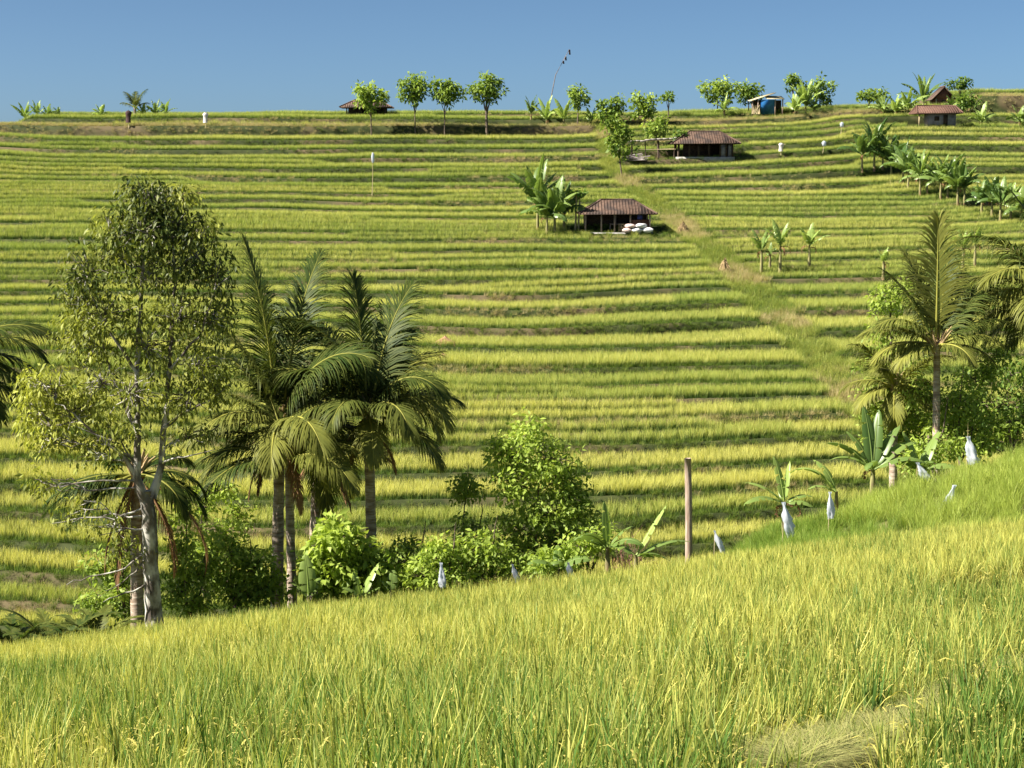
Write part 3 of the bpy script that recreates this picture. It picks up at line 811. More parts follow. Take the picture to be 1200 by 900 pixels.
def palm(label, u, vbase, Y, vcrown, fronds, r0=.19, r1=.13, lean=0.0, dead=(), ucrown=None, base_z=None, husk=True, name='coconut_palm', group=None, stalks=8):
    """fronds: (azimuth deg [0 right, 90 away, 180 left], elevation deg, length m, droop rad, tint, twist)"""
    b = at(u, vbase, Y); 
    if base_z is not None: b[2] = base_z
    t = at(ucrown if ucrown is not None else u, vcrown, Y)
    root = thing(name, label, 'palm tree', b, group)
    top = t - b
    P = curve((0, 0, -.1), top, (lean, 0, 0), 26)
    rr = np.interp(np.linspace(0, 1, 26), [0, .06, .3, 1], [r0 * 1.35, r0 * 1.05, r0, r1])
    rr = rr * (1 + .05 * (np.arange(26) % 2))
    m = MB(); m.tube(P, rr, 10, wob=.06)
    tr = m.build('trunk', M['bark_palm'], root, smooth=True)
    if husk:
        h = MB()
        for i in range(16):
            a = rng.uniform(0, 6.28); e = rng.uniform(.5, 1.3)
            d = np.array([math.cos(a) * math.cos(e), math.sin(a) * math.cos(e), math.sin(e)])
            h.tube(curve(top + d * .02 - (0, 0, .35 * rng.random()), top + d * rng.uniform(.45, .8), d * .05 * (0, 0, 1), 4), [.05, .045, .03, .02], 5)
        h.build('sheath', M['straw_pile'], root)
    for (a, e, L, dr, tn, tw) in fronds:
        m = MB()
        ar, er = R(a), R(e)
        o = top + np.array([math.cos(ar) * .1, math.sin(ar) * .1, .0])
        frond_mesh(m, o, ar, er, L, dr, tint=tn, twist=tw, ll=min(1.4, .34 * L + .18), w=.040, nl=int(46 + 15 * L), bend=rng.normal(0, .12))
        m.build('frond', M['palm_leaf'], root)
    for (a, e, L, dr) in dead:
        m = MB(); ar, er = R(a), R(e)
        frond_mesh(m, top, ar, er, L, dr, tint=rng.uniform(.3, .8), ll=.5, hang=2.2, nl=46, ragged=.5, w=.03)
        o = m.build('frond', M['palm_dead'], root)
        o['label'] = 'dead brown hanging frond'
    return root

def banana_leaf(m, o, az, el, L, W, droop, tint, tear=.25, fold=.35, twist=0.0, stalk=.12, n=22):
    pts = [np.asarray(o, float)]; dirs = []
    for i in range(n):
        t = (i + .5) / n; e = el - droop * t ** 1.7
        d = np.array([math.cos(e) * math.cos(az), math.cos(e) * math.sin(az), math.sin(e)])
        dirs.append(d); pts.append(pts[-1] + d * L / n)
    pts = np.array(pts); dirs = norm(np.array(dirs + [dirs[-1]]))
    m.tube(pts, np.linspace(.035, .006, n + 1) * (L / 1.8), 5, tint=min(1, tint + .3))
    S = np.array([-math.sin(az), math.cos(az), 0]); 
    t = np.linspace(0, 1, n + 1)
    prof = np.where(t < stalk, 0, np.sin(np.clip((t - stalk) / (1 - stalk), 0, 1) ** .62 * math.pi) ** .55) * W / 2
    cs, sn = math.cos(twist), math.sin(twist)
    k0 = int(stalk * n)
    for s in (-1, 1):
        i = k0
        while i < n:
            j = min(n, i + (random.randint(1, 4) if random.random() < tear * 2 else random.randint(4, 9)))
            dr = random.random() * tear * 1.6; sh = 1 - random.random() * tear * .15
            V = []
            for k in range(i, j + 1):
                T = dirs[k]; s_ = S - T * (T @ S); s_ /= np.linalg.norm(s_); U = np.cross(T, s_); U = U if U[2] >= 0 or abs(T[2]) > .97 else -U
                D = (s_ * cs + U * sn) * s
                f = fold + dr
                wd = max(prof[k], .004) * sh
                sl = .0 if k not in (i, j) else (-.02 if k == j else .02)
                p0 = pts[k]; p1 = p0 + D * wd * .5 * math.cos(.15) + U * wd * .5 * .16 + T * sl
                p2 = p1 + D * wd * .5 * math.cos(f) - U * wd * .5 * math.sin(f) - np.array([0, 0, 1]) * dr * wd * .35 + T * sl
                V += [p0, p1, p2]
            c = j - i
            q = []
            for k in range(c): q += [[k * 3, k * 3 + 1, k * 3 + 4, k * 3 + 3], [k * 3 + 1, k * 3 + 2, k * 3 + 5, k * 3 + 4]]
            m.add(np.array(V), q, tint=float(np.clip(tint + random.gauss(0, .05), 0, 1)))
            i = j
    return

def banana(label, base, stem_h, leaves, r=.11, name='banana_plant', group=None, tear=.25, lean=0.0, rag=0, stem='banana_stem'):
    root = thing(name, label, 'banana plant', base, group)
    top = np.array([lean, 0, stem_h])
    m = MB(); m.tube(curve((0, 0, -.15), top, (0, 0, 0), 6), np.linspace(r, r * .55, 6), 8, wob=.1)
    m.build('stem', M[stem], root, smooth=True)
    for (a, e, L, W, dr, tn) in leaves:
        m = MB(); banana_leaf(m, top - (0, 0, .05), R(a), R(e), L, W, dr, tn, tear=tear, twist=rng.normal(0, .35))
        m.build('leaf', M['banana'], root)
    for i in range(rag):
        m = MB(); banana_leaf(m, top - (0, 0, .1 + .1 * i), rng.uniform(0, 6.28), R(20), stem_h * .6, .25, 3.2, .6, tear=.6)
        o = m.build('leaf', M['palm_dead'], root); o['label'] = 'dead brown hanging leaf'
    return root

# ------------------------------------------------------------------ valley edge: the big tree
BT_Y = 39.0
blob_tree('broadleaf_tree', 'tall pale barked tree standing alone at the rice edge with thin bare lower limbs', 'tree', 181, 742, BT_Y,
    stems=[[(181, 748, 0, .28), (180, 715, 0, .20), (178, 660, .05, .185), (178, 600, 0, .175), (177, 570, 0, .15)],
           [(177, 590, 0, .15), (166, 555, -.1, .10), (169, 505, -.1, .075), (168, 440, 0, .06), (172, 370, .1, .05), (180, 290, 0, .035), (186, 225, 0, .02)],
           [(182, 578, 0, .12), (192, 550, .1, .085), (197, 500, .1, .07), (204, 440, .2, .06), (210, 380, .1, .05), (216, 310, .1, .03), (212, 250, 0, .02)],
           [(170, 560, 0, .07), (150, 525, -.2, .045), (120, 500, -.3, .03), (90, 470, -.4, .02)],
           [(168, 500, 0, .06), (150, 470, .2, .035), (132, 430, .4, .025), (120, 380, .4, .015)],
           [(199, 495, 0, .05), (225, 475, -.2, .03), (255, 462, -.3, .018)],
           [(197, 520, 0, .05), (215, 510, .3, .03), (240, 508, .4, .02), (262, 495, .4, .012)],
           [(205, 430, 0, .05), (228, 405, -.3, .03), (250, 380, -.4, .02), (262, 345, -.4, .012)],
           [(169, 430, 0, .05), (150, 395, -.3, .03), (128, 350, -.4, .02), (112, 315, -.4, .012)]],
    blobs=[(188, 230, 40, 24, 62, .14), (165, 256, 34, 28, 40, .16), (220, 258, 36, 30, 46, .16), (243, 296, 32, 32, 34, .18), (190, 268, 46, 26, 40, .16),
           (118, 312, 32, 30, 34, .22), (98, 345, 24, 24, 20, .26), (140, 290, 28, 26, 22, .26), (188, 310, 60, 36, 46, .32), (266, 318, 22, 26, 22, .24), (232, 225, 14, 12, 9, .65),
           (140, 258, 16, 18, 12, .6), (254, 268, 12, 18, 10, .7), (135, 360, 46, 38, 40, .42), (222, 362, 50, 40, 44, .38), (178, 395, 54, 44, 40, .44), (258, 365, 26, 32, 24, .36),
           (100, 395, 34, 32, 34, .50), (250, 415, 34, 34, 28, .48), (62, 445, 34, 30, 40, .80), (92, 478, 40, 32, 44, .82), (42, 478, 20, 28, 22, .85), (62, 510, 24, 20, 18, .76),
           (120, 440, 40, 38, 34, .55), (165, 450, 46, 44, 32, .42), (228, 455, 38, 38, 30, .46), (264, 445, 22, 30, 20, .6), (140, 505, 38, 26, 22, .48), (105, 372, 20, 16, 12, .75),
           (120, 525, 34, 20, 14, .55), (225, 505, 34, 20, 14, .55), (130, 610, 34, 26, 10, .55), (92, 590, 26, 22, 9, .6), (150, 640, 22, 22, 7, .5), (50, 560, 22, 16, 8, .6)],
    leaf=.17, mat='leaf_tree', bark='bark_pale', droop=.75, n_per=15, rc=.38, wid=.36, twigs=.8,
    extra_twigs=[[(174, 590, 0), (140, 600, -.3), (110, 595, -.5), (70, 605, -.5)], [(176, 640, 0), (150, 660, -.4), (110, 668, -.5), (85, 675, -.5)],
                 [(177, 680, 0), (150, 690, -.3), (125, 700, -.4)], [(172, 560, 0), (130, 555, -.4), (80, 560, -.5), (70, 548, -.5)], [(176, 650, 0), (158, 670, -.3), (130, 685, -.5)],
                 [(196, 535, 0), (225, 528, -.3), (262, 518, -.3)], [(168, 540, 0), (135, 505, -.5), (95, 485, -.6)], [(168, 545, 0), (138, 512, .5), (105, 505, .6), (80, 478, .6)]])

# ------------------------------------------------------------------ palms
def crown(n, el0=75, el1=-25, L=(2.6, 3.4), tint=(.1, .45), seed=0, droop=(1.0, 1.7)):
    r = random.Random(seed); out = []
    for i in range(n):
        f = i / (n - 1)
        out.append((i * 137.5 + r.uniform(-15, 15) + seed * 40, el0 + (el1 - el0) * f ** .9 + r.uniform(-6, 6), r.uniform(*L) * (1 - .15 * f), r.uniform(*droop) * (.55 + .45 * f), tint[0] + (tint[1] - tint[0]) * f + r.uniform(-.06, .06), r.uniform(-.3, .3)))
    return out
g0 = lambda u, Y: float(fg_z((u - 600) / F * Y, Y))
palm('coconut palm with tall upright dark fronds just right of the pale tree', 322, 700, 46, 497,
     [(140, 84, 5.2, .35, .18, .5), (60, 78, 5.0, .5, .08, .2), (165, 66, 4.0, 1.5, .2, .2), (330, 68, 3.8, 1.5, .10, .6), (200, 45, 3.2, 1.5, .3, .1),
      (230, 30, 3.0, 1.6, .4, 0), (300, 25, 3.0, 1.5, .4, .1), (180, 12, 2.8, 1.2, .45, -.2), (150, 20, 2.8, 1.4, .4, 0), (350, 10, 3.0, 1.2, .5, .2), (270, 5, 2.4, 1.3, .5, 0),
      (100, 50, 3.4, 1.2, .1, 0), (75, 20, 2.8, 1.3, .3, 0), (10, 40, 3.6, 1.4, .3, .2), (345, 76, 3.8, 2.2, .12, .3), (175, 76, 4.2, 1.3, .25, .4), (25, 70, 3.6, 2.1, .08, .5), (120, 78, 4.6, .7, .06, .2), (210, -15, 2.6, .8, .25, 0), (320, -20, 2.4, .8, .5, 0)],
     base_z=g0(322, 46) - .1, ucrown=328, dead=[(250, -35, 2.2, .8), (20, -40, 1.9, .7), (200, -55, 2.2, .5), (320, -60, 2.0, .4)], r0=.17)
palm('slim grey trunked coconut palm standing in front of its wider neighbour', 343, 705, 45, 535,
     [(190, 20, 2.8, 1.3, .12, .0), (160, 35, 2.6, 1.3, .15, .1), (215, 5, 2.6, 1.0, .10, 0), (350, 30, 2.4, 1.5, .35, .1), (320, 15, 2.6, 1.3, .4, 0), (20, 45, 2.4, 1.5, .2, 0),
      (90, 50, 2.6, 1.3, .2, 0), (60, 30, 2.4, 1.3, .3, 0), (130, 70, 2.2, .9, .2, 0)],
     base_z=g0(343, 45) - .1, ucrown=338, r0=.13, r1=.1, dead=[(300, -50, 1.6, .5)])
palm('coconut palm with brown husk covered trunk set back between two others', 362, 690, 48.5, 530,
     crown(11, 80, -10, (2.2, 2.8), (.05, .3), 3), base_z=g0(362, 48.5) - .1, ucrown=372, r0=.17, dead=[(340, -45, 2.0, .6), (30, -50, 1.8, .5), (200, -50, 1.8, .5)])
palm('coconut palm with white ringed trunk and long right hand fronds sweeping down', 437, 690, 46, 486,
     [(120, 84, 3.9, .4, .12, .4), (50, 78, 3.9, .6, .10, .3), (20, 58, 2.6, .8, .55, .2), (150, 68, 4.2, 1.3, .14, -.2), (180, 50, 3.4, 1.4, .16, -.1), (350, 28, 2.4, 2.2, .62, .2), (340, 38, 2.7, 2.0, .5, .2),
      (10, 32, 2.6, 1.2, .10, .3), (300, 35, 2.6, 1.9, .25, 0), (250, 40, 2.4, 1.8, .2, 0), (215, 30, 2.6, 1.7, .25, 0), (90, 40, 3.0, 1.4, .1, 0), (60, 62, 2.9, 1.2, .08, .3), (165, 78, 3.8, 1.4, .10, .4), (60, 76, 3.0, 1.2, .08, .4), (330, 64, 2.8, 2.2, .12, .3), (190, 64, 3.0, 2.0, .10, .2),
      (195, 5, 2.6, 1.2, .6, 0), (330, -5, 2.6, 1.1, .35, 0), (280, -10, 2.0, 1.0, .5, 0)],
     base_z=g0(437, 46) - .1, ucrown=432, r0=.15, dead=[(280, -60, 1.4, .3), (230, -55, 1.4, .3), (330, -50, 1.8, .5), (200, -45, 1.8, .6)])
palm('short palm with rusty dead fronds half hidden behind the pale tree trunk', 160, 740, 42, 556,
     [(180, -8, 2.4, .7, .0, 0), (200, 5, 2.2, .9, .02, 0), (0, -5, 2.0, 1.3, .0, 0), (15, 12, 1.9, 1.6, .05, 0), (210, -20, 2.0, .7, .05, 0), (330, 0, 1.8, 1.5, .1, 0), (120, 30, 1.8, 1.4, .0, 0), (60, 30, 1.8, 1.3, .0, 0)],
     base_z=g0(160, 42) - .1, r0=.16, dead=[(350, -25, 3.2, 1.3), (330, -45, 2.8, .9), (200, -60, 2.6, .5), (240, -65, 2.8, .4), (10, -55, 2.6, .6)])
palm('palm at the left edge of the picture with only its frond tips showing', -70, 760, 44, 428,
     [(10, 48, 3.2, 1.6, .12, .2), (350, 42, 3.0, 1.7, .10, 0), (5, 22, 2.4, 1.2, .08, 0), (340, 15, 2.6, 1.4, .1, 0), (20, 5, 2.2, .9, .06, 0), (0, -15, 2.8, .6, .06, 0), (320, -10, 2.6, .8, .1, 0), (90, 40, 3, 1.3, .1, 0), (180, 40, 3, 1.3, .1, 0), (270, 40, 3, 1.3, .2, 0), (150, 70, 3, 1, .2, 0)],
     base_z=g0(-70, 44) - .1)
palm('coconut palm with a straight trunk and fanned upright fronds on the right slope', 1098, 560, 51, 404,
     [(95, 89, 3.78, .12, .50, .0), (160, 66, 2.66, .5, .10, .3), (20, 62, 2.74, .75, .12, .2), (60, 76, 3.06, .4, .10, 0), (125, 76, 3.06, .5, .3, .2), (180, 35, 2.37, 1.3, .45, 0), (200, 48, 2.37, 1.4, .35, 0), (0, 45, 2.22, 1.2, .15, 0), (340, 30, 1.92, 1.3, .3, 0),
      (190, 12, 2.07, 1.1, .6, 0), (215, 5, 1.78, 1.1, .6, 0), (350, 5, 1.78, 1.1, .3, 0), (300, 10, 1.48, 1.3, .4, 0), (170, -5, 1.78, .8, .4, 0)],
     base_z=g0(1098, 51) - .1, r0=.12, r1=.095)
palm('older palm with a bushy head of drooping fronds beside the leafy thicket', 1048, 560, 53, 452,
     crown(13, 60, -35, (1.6, 2.2), (.35, .6), 5), base_z=g0(1048, 53) - .1, r0=.13, r1=.11)
palm('palm at the right edge with olive fronds hanging over the dark hollow', 1236, 560, 52.5, 350,
     [(160, 80, 3.4, .5, .10, 0), (185, 60, 3.6, 1.2, .12, .2), (175, 35, 3.4, 1.5, .40, 0), (200, 22, 3.4, 1.5, .55, 0), (190, 0, 3.0, 1.2, .5, 0), (210, 45, 3.2, 1.5, .45, 0), (170, 10, 3.2, 1.4, .35, 0), (230, 25, 2.8, 1.7, .45, 0), (20, 60, 3.0, 1.2, .1, 0), (340, 30, 3.0, 1.4, .3, 0), (300, 20, 2.8, 1.5, .3, 0), (90, 60, 3, 1.2, .1, 0), (215, -15, 2.4, .9, .3, 0), (180, -20, 2.6, .8, .3, 0)],
     base_z=g0(1236, 52.5) - .1, r0=.14)

# ------------------------------------------------------------------ shrubs along the valley edge
def shrub(label, u, v, Y, blobs, stems=None, **kw):
    blobs = [(a, b_, c, d, int(n_ * 1.1), min(.95, t_ * 1.25 + .08)) for a, b_, c, d, n_, t_ in blobs]
    stems = stems or [[(u, v, 0, .05), (u - 4, v - 40, 0, .03), (u, min(b[1] for b in blobs) + 8, 0, .012)], [(u, v, 0, .04), (u + 16, v - 40, .2, .025), (u + 20, v - 80, .1, .012)]]
    return blob_tree('shrub', label, 'shrub', u, v, Y, stems, blobs, **{**dict(leaf=.165, n_per=15, rc=.28, droop=.35, wid=.5, twigs=.3), **kw})
shrub('tall bright green shrub with an open upright top in the middle of the valley edge', 632, 672, 46,
      [(618, 505, 24, 22, 26, .55), (600, 535, 28, 28, 34, .55), (640, 530, 34, 28, 44, .50), (655, 555, 34, 28, 44, .45), (608, 562, 34, 26, 44, .62), (585, 518, 14, 18, 10, .5), (670, 580, 26, 30, 34, .32), (640, 600, 44, 30, 64, .38), (655, 635, 40, 30, 56, .28),
       (605, 615, 30, 28, 34, .42), (620, 650, 44, 24, 50, .32), (690, 600, 18, 24, 16, .3)])
shrub('small dark rounded shrub just left of the tall bright one', 546, 668, 47, [(546, 572, 17, 20, 30, .36), (552, 615, 26, 18, 16, .35), (540, 645, 30, 20, 26, .3)])
shrub('low tangled shrub with pale leaves growing over the rice edge', 562, 684, 44.5, [(555, 640, 36, 22, 48, .45), (585, 655, 32, 20, 40, .38), (530, 655, 28, 20, 32, .38), (575, 675, 36, 14, 30, .3), (610, 660, 30, 20, 30, .35)])
shrub('leafy lime green shrub under the grey palm trunk', 395, 692, 44, [(395, 625, 30, 24, 40, .58), (415, 655, 34, 24, 48, .52), (375, 660, 28, 26, 40, .45), (440, 662, 24, 20, 24, .38), (395, 685, 44, 16, 40, .35)], leaf=.26)
shrub('dark low shrub spreading at the foot of the white ringed palm', 478, 690, 45, [(470, 655, 34, 20, 42, .25), (505, 662, 26, 16, 28, .22), (450, 675, 30, 14, 26, .28), (490, 680, 34, 12, 26, .25)])
shrub('dusky shrub with thin bare stems right of the pale tree', 275, 712, 43.5, [(270, 645, 34, 26, 44, .34), (300, 665, 30, 28, 44, .28), (255, 675, 28, 26, 34, .30), (285, 695, 44, 18, 48, .22), (262, 620, 18, 16, 12, .6), (315, 690, 24, 22, 28, .25), (245, 640, 16, 16, 10, .45)])
shrub('thin sprawling shrub below the terraces left of the pale tree', 120, 735, 42.5, [(140, 690, 20, 18, 12, .4), (110, 705, 26, 14, 16, .35)])
shrub('light leaved thicket around the foot of the older bushy palm', 1040, 545, 54, [(1032, 350, 20, 18, 22, .5), (1050, 338, 16, 14, 16, .5), (1030, 385, 18, 24, 20, .45), (1025, 430, 24, 28, 28, .5), (1060, 470, 34, 28, 44, .45), (1020, 470, 22, 24, 24, .55), (1080, 505, 30, 24, 38, .45), (1045, 510, 34, 20, 36, .40), (1065, 420, 18, 24, 20, .4)],
      stems=[[(1040, 545, 0, .07), (1042, 470, 0, .06), (1040, 400, 0, .04), (1038, 345, 0, .02)], [(1050, 545, 0, .05), (1070, 490, .2, .03), (1080, 470, .2, .015)]], rc=.3)
shrub('dark leafy thicket filling the hollow under the right edge palms', 1160, 535, 54.5, [(1140, 470, 34, 24, 44, .22), (1180, 480, 34, 28, 48, .14), (1120, 500, 30, 22, 38, .30), (1155, 510, 40, 20, 50, .12), (1200, 510, 34, 22, 40, .10), (1185, 440, 28, 20, 26, .10), (1130, 440, 20, 20, 18, .3), (1210, 455, 26, 30, 30, .1)], rc=.3)
shrub('low bramble with light leaves between the banana plants on the right', 1090, 545, 50.5, [(1090, 525, 24, 16, 26, .5), (1115, 520, 20, 16, 20, .4), (1068, 540, 18, 12, 14, .45)])

shrub('yellowish low shrub right of the white ringed palm', 515, 690, 44, [(510, 640, 24, 16, 20, .55), (495, 670, 30, 18, 34, .5), (525, 675, 26, 16, 28, .45)])
shrub('leafy bush growing over the rice edge under the tall bright shrub', 690, 678, 43.8, [(680, 640, 26, 20, 32, .5), (705, 628, 18, 18, 18, .45), (660, 662, 30, 16, 30, .5), (640, 655, 24, 16, 24, .45)])
shrub('thin tall bush with sunlit tips behind the dusky shrub', 240, 700, 47, [(245, 590, 20, 24, 20, .55), (262, 570, 16, 18, 14, .6), (235, 640, 24, 24, 24, .45), (285, 600, 16, 22, 16, .5)])
shrub('green undergrowth at the foot of the straight palm', 1125, 545, 51.5, [(1100, 470, 20, 20, 22, .45), (1130, 480, 24, 22, 30, .40), (1145, 440, 22, 24, 26, .35), (1110, 500, 26, 20, 30, .5), (1165, 420, 22, 22, 22, .3), (1075, 460, 18, 20, 18, .5)])
shrub('sunlit bush in front of the dark hollow at the right edge', 1185, 530, 51, [(1175, 500, 24, 16, 26, .42), (1200, 490, 20, 20, 24, .35), (1150, 520, 22, 14, 22, .45)])

shrub('dark tangled undergrowth pressed against the right side of the pale trunk', 222, 725, 42.5, [(215, 640, 18, 24, 20, .4), (225, 670, 26, 22, 28, .36), (205, 690, 22, 22, 22, .3), (235, 705, 26, 16, 24, .35), (220, 600, 14, 18, 12, .5)])
shrub('twiggy undergrowth with few leaves pressed against the left side of the pale trunk', 148, 730, 43, [(150, 640, 18, 26, 16, .35), (140, 680, 24, 22, 24, .3), (120, 660, 20, 18, 14, .4), (155, 710, 18, 16, 18, .2)], twigs=.9)

# ferns below the terraces at the lower left
def fern(label, u, v, Y, n, L, tint):
    b = at(u, v, Y); b[2] = g0(u, Y)
    root = thing('fern', label, 'fern', b)
    m = MB()
    for i in range(n):
        frond_mesh(m, (0, 0, -.05), i * 6.283 / n + rng.uniform(-.3, .3), R(rng.uniform(50, 80)), L * rng.uniform(.8, 1.2), rng.uniform(1.2, 1.9), nl=34, ll=.30, w=.055, tint=tint + abs(rng.normal(0, .06)), hang=.3, rr=.25)
    m.build('fronds', M['palm_leaf'], root)
    return root
fern('dark fern clump nearest the left edge of the picture', 12, 735, 38.9, 12, 1.9, .05)
fern('dark fern clump between the left edge and the pale tree', 62, 735, 39.2, 12, 1.9, .08)
fern('small fern clump closest to the pale tree on its left', 112, 738, 39.6, 10, 1.6, .15)

# ------------------------------------------------------------------ banana plants along the edge of the near field
def edge_base(u, Y, dz=0.0):
    b = at(u, 600, Y); b[2] = g0(u, Y) + dz
    return b
def base_for(u, v, Y): return at(u, v, Y)
banana('banana plant with one broad pale leaf standing upright before the grey palm trunk', base_for(362, 722, 42.3), .5, [(110, 80, 1.15, .48, .3, .75), (170, 55, .7, .3, .8, .45), (60, 60, .7, .3, .9, .5)], r=.07, tear=.06)
banana('banana plant with two bright yellow green leaves leaning right at the rice edge', base_for(424, 716, 42), .4, [(40, 62, 1.0, .34, .3, .85), (150, 75, .7, .30, .4, .8), (15, 35, .6, .28, .5, .5), (200, 45, .6, .25, .8, .6)], r=.06, tear=.08)
banana('small banana sprout with a short square leaf right of the two bright leaves', base_for(458, 706, 42.2), .3, [(70, 75, .6, .3, .3, .45), (180, 60, .45, .2, .5, .4)], r=.05, tear=.05)
banana('banana plant with a narrow upright leaf and broad drooping green leaves', base_for(712, 672, 43), .7, [(110, 82, 1.25, .34, .2, .55), (215, 48, 1.3, .5, 1.5, .35), (160, 30, 1.2, .5, 1.3, .4), (330, 40, 1.1, .45, 1.4, .3), (20, 55, .9, .4, .8, .45)], r=.09, tear=.12)
banana('banana plant with one long lime green leaf leaning right beside dry red twigs', base_for(745, 668, 42.6), .4, [(25, 58, 1.55, .34, .15, .9), (10, 30, 1.5, .42, .8, .40), (330, 20, 1.0, .4, 1.0, .35), (160, 40, .8, .3, 1.2, .4)], r=.07, tear=.04)
banana('low banana plant drooping over the rice below the tall bright shrub', base_for(655, 688, 43.2), .5, [(200, 40, 1.0, .45, 1.3, .28), (340, 45, 1.0, .45, 1.2, .3), (260, 50, .9, .4, 1.4, .35), (90, 60, .8, .35, .8, .35)], r=.07, tear=.1)
banana('banana plant with narrow spiky pale leaves behind the white bag on the mound', base_for(918, 640, 46), 1.25, [(140, 80, 1.35, .26, .3, .7), (60, 78, 1.2, .30, .3, .8), (175, 45, 1.3, .34, .9, .65), (205, 25, 1.4, .35, 1.1, .5), (15, 30, 1.0, .28, 1.2, .45), (350, 15, .9, .25, 1.2, .5), (90, 55, 1, .3, 1, .5)], r=.09, tear=.2, rag=2)
banana('banana plant with broad dark upright leaves and yellow stalks on the mound', base_for(1022, 590, 48), 1.0, [(115, 80, 1.9, .44, .3, .12), (65, 78, 1.8, .46, .3, .2), (30, 62, 1.6, .44, .5, .3), (150, 65, 1.4, .40, .6, .35), (180, 40, 1.4, .4, 1.3, .5), (350, 35, 1.6, .5, 1.2, .3), (250, 40, 1.3, .45, 1.5, .35), (20, 48, 1.7, .5, 1.0, .45), (165, 50, 1.6, .46, 1.0, .4), (90, 70, 1.7, .45, .5, .2)], r=.11, tear=.1, rag=1)
banana('pale leaning banana plant arching left between the two larger banana plants', base_for(980, 592, 47.5), .4, [(165, 58, 1.7, .36, 1.9, .8), (150, 70, 1.2, .3, .9, .7), (200, 35, 1.0, .3, 1.2, .6)], r=.07, tear=.15)
banana('banana plant with wide mid green leaves below the straight palm', base_for(1078, 575, 48.5), .6, [(140, 70, 1.3, .5, .4, .5), (40, 62, 1.4, .5, .4, .55), (200, 45, 1.2, .45, 1.1, .35), (340, 30, 1.1, .4, 1.0, .4), (280, 50, 1, .4, 1.2, .3)], r=.1, tear=.12)

# ------------------------------------------------------------------ bird scarers: white plastic bags on sticks
def bird_scarer(label, u, v, Y, Hp, W=12, lean=0.0, tall=0.0, seed=0):
    """u,v: middle of the bag; Hp, W: its height and width in photo pixels; lean: sideways offset of its foot, in heights"""
    mpp = Y / F
    p = at(u, v, Y); gz = float(fg_z(p[0], Y))
    root = thing('bird_scarer', label, 'bird scarer', (p[0], Y, gz), 'white plastic bags on sticks at the rice edge')
    h = p[2] - gz; L = Hp * mpp; w = W * mpp * .88
    r = np.random.default_rng(seed + 5)
    m = MB(); topz = h + L * .5 + tall
    m.tube(curve((-.5 * lean * L - .03, .04, -.1), (-lean * L * -.1 - lean * .5 * L - .02, .04, topz + .04), (0.02, 0, 0), 5), [.012, .011, .01, .009, .007], 5)
    m.build('stick', M['bamboo'], root)
    n, k = 15, 18
    V = []
    for i in range(n):
        t = i / (n - 1)
        rad = w * .5 * np.interp(t, [0, .06, .12, .45, .8, 1], [.40, .30, .22, .85, 1.0, .80])
        cx = lean * L * (t - .5); 
        for j in range(k):
            a = j * 2 * math.pi / k
            rr = rad * (1 + .26 * math.sin(3 * a + seed + 4.1 * t) + .20 * math.sin(5 * a - 5 * t + seed * 2) + .13 * r.standard_normal())
            V.append((cx + rr * math.cos(a), rr * .8 * math.sin(a), h + L * (.5 - t) + (.05 * L * r.standard_normal() if i == n - 1 else 0)))
    i = np.arange(n - 1)[:, None] * k; j = np.arange(k)[None, :]; q = np.stack([i + j, i + (j + 1) % k, i + k + (j + 1) % k, i + k + j], -1).reshape(-1, 4)
    m = MB(); m.add(V, q, tint=.5)
    m.build('bag', M['bag'], root)
for a in [('faint narrow white plastic bag at the rice edge left of the tall shrub', 518, 674, 42.5, 30, 9, .1, 0, 1),
          ('white plastic bag tilted right, in the rice below the tall bright shrub', 604, 672, 42.3, 22, 8, .35, 0, 2),
          ('small white plastic bag half sunk in the rice beside the low drooping banana', 668, 668, 42.4, 18, 9, .25, 0, 3),
          ('white plastic bag leaning right in the grass near the wooden post', 842, 634, 43.5, 25, 8, .4, 0, 4),
          ('largest white plastic bag hanging plump in front of the spiky banana plant', 922, 608, 44, 40, 13, .2, 0, 5),
          ('slim pointed white plastic bag standing right of the spiky banana plant', 973, 592, 45, 32, 9, .05, 0, 6),
          ('white plastic bag tilted sideways at the foot of the broad leaved banana plants', 1081, 553, 47.2, 22, 12, .6, 0, 7),
          ('white plastic bag leaning left on the open grass of the mound', 1112, 585, 44.5, 34, 12, -.35, 0, 8),
          ('white plastic bag beside a thin tall stick under the right hand thicket', 1138, 528, 47.6, 34, 14, .25, .35, 9)]:
    bird_scarer(*a)

# wooden post and dry twigs
b = edge_base(808, 44.5); t_ = at(806, 537, 44.5)
m = MB(); m.tube(curve((0, 0, -.2), (t_[0] - b[0], 0, t_[2] - b[2]), (.02, 0, 0), 8), [.098, .097, .096, .095, .094, .093, .092, .088], 12, wob=.07)
tag(m.build('wooden_post', M['wood'], smooth=False, origin=b) if False else m.build('wooden_post', M['wood']), 'thick weathered reddish wooden post standing upright at the edge of the drop', 'post')
bpy.data.objects['wooden_post'].location = tuple(b)
b = edge_base(738, 44.5)
root = thing('dry_bush', 'dry leafless bush of reddish twigs beside the long lime green banana leaf', 'bush', b)
m = MB()
for i in range(42):
    a = rng.uniform(0, 6.28); e = R(rng.uniform(48, 88)); L = rng.uniform(.7, 2.0)
    p = np.array([rng.normal(0, .15), rng.normal(0, .15), 0]); q = p + L * np.array([math.cos(a) * math.cos(e) * .6, math.sin(a) * math.cos(e) * .6, math.sin(e)])
    m.tube(curve(p, q, (0, 0, 0), 5, .05), np.linspace(.014, .004, 5), 4)
    for _ in range(2): 
        c = p + (q - p) * rng.uniform(.4, .9); m.tube(curve(c, c + rng.normal(0, .2, 3) + (0, 0, .2), (0, 0, 0), 3), [.006, .004, .003], 4)
m.build('stems', M['red_twig'], root)
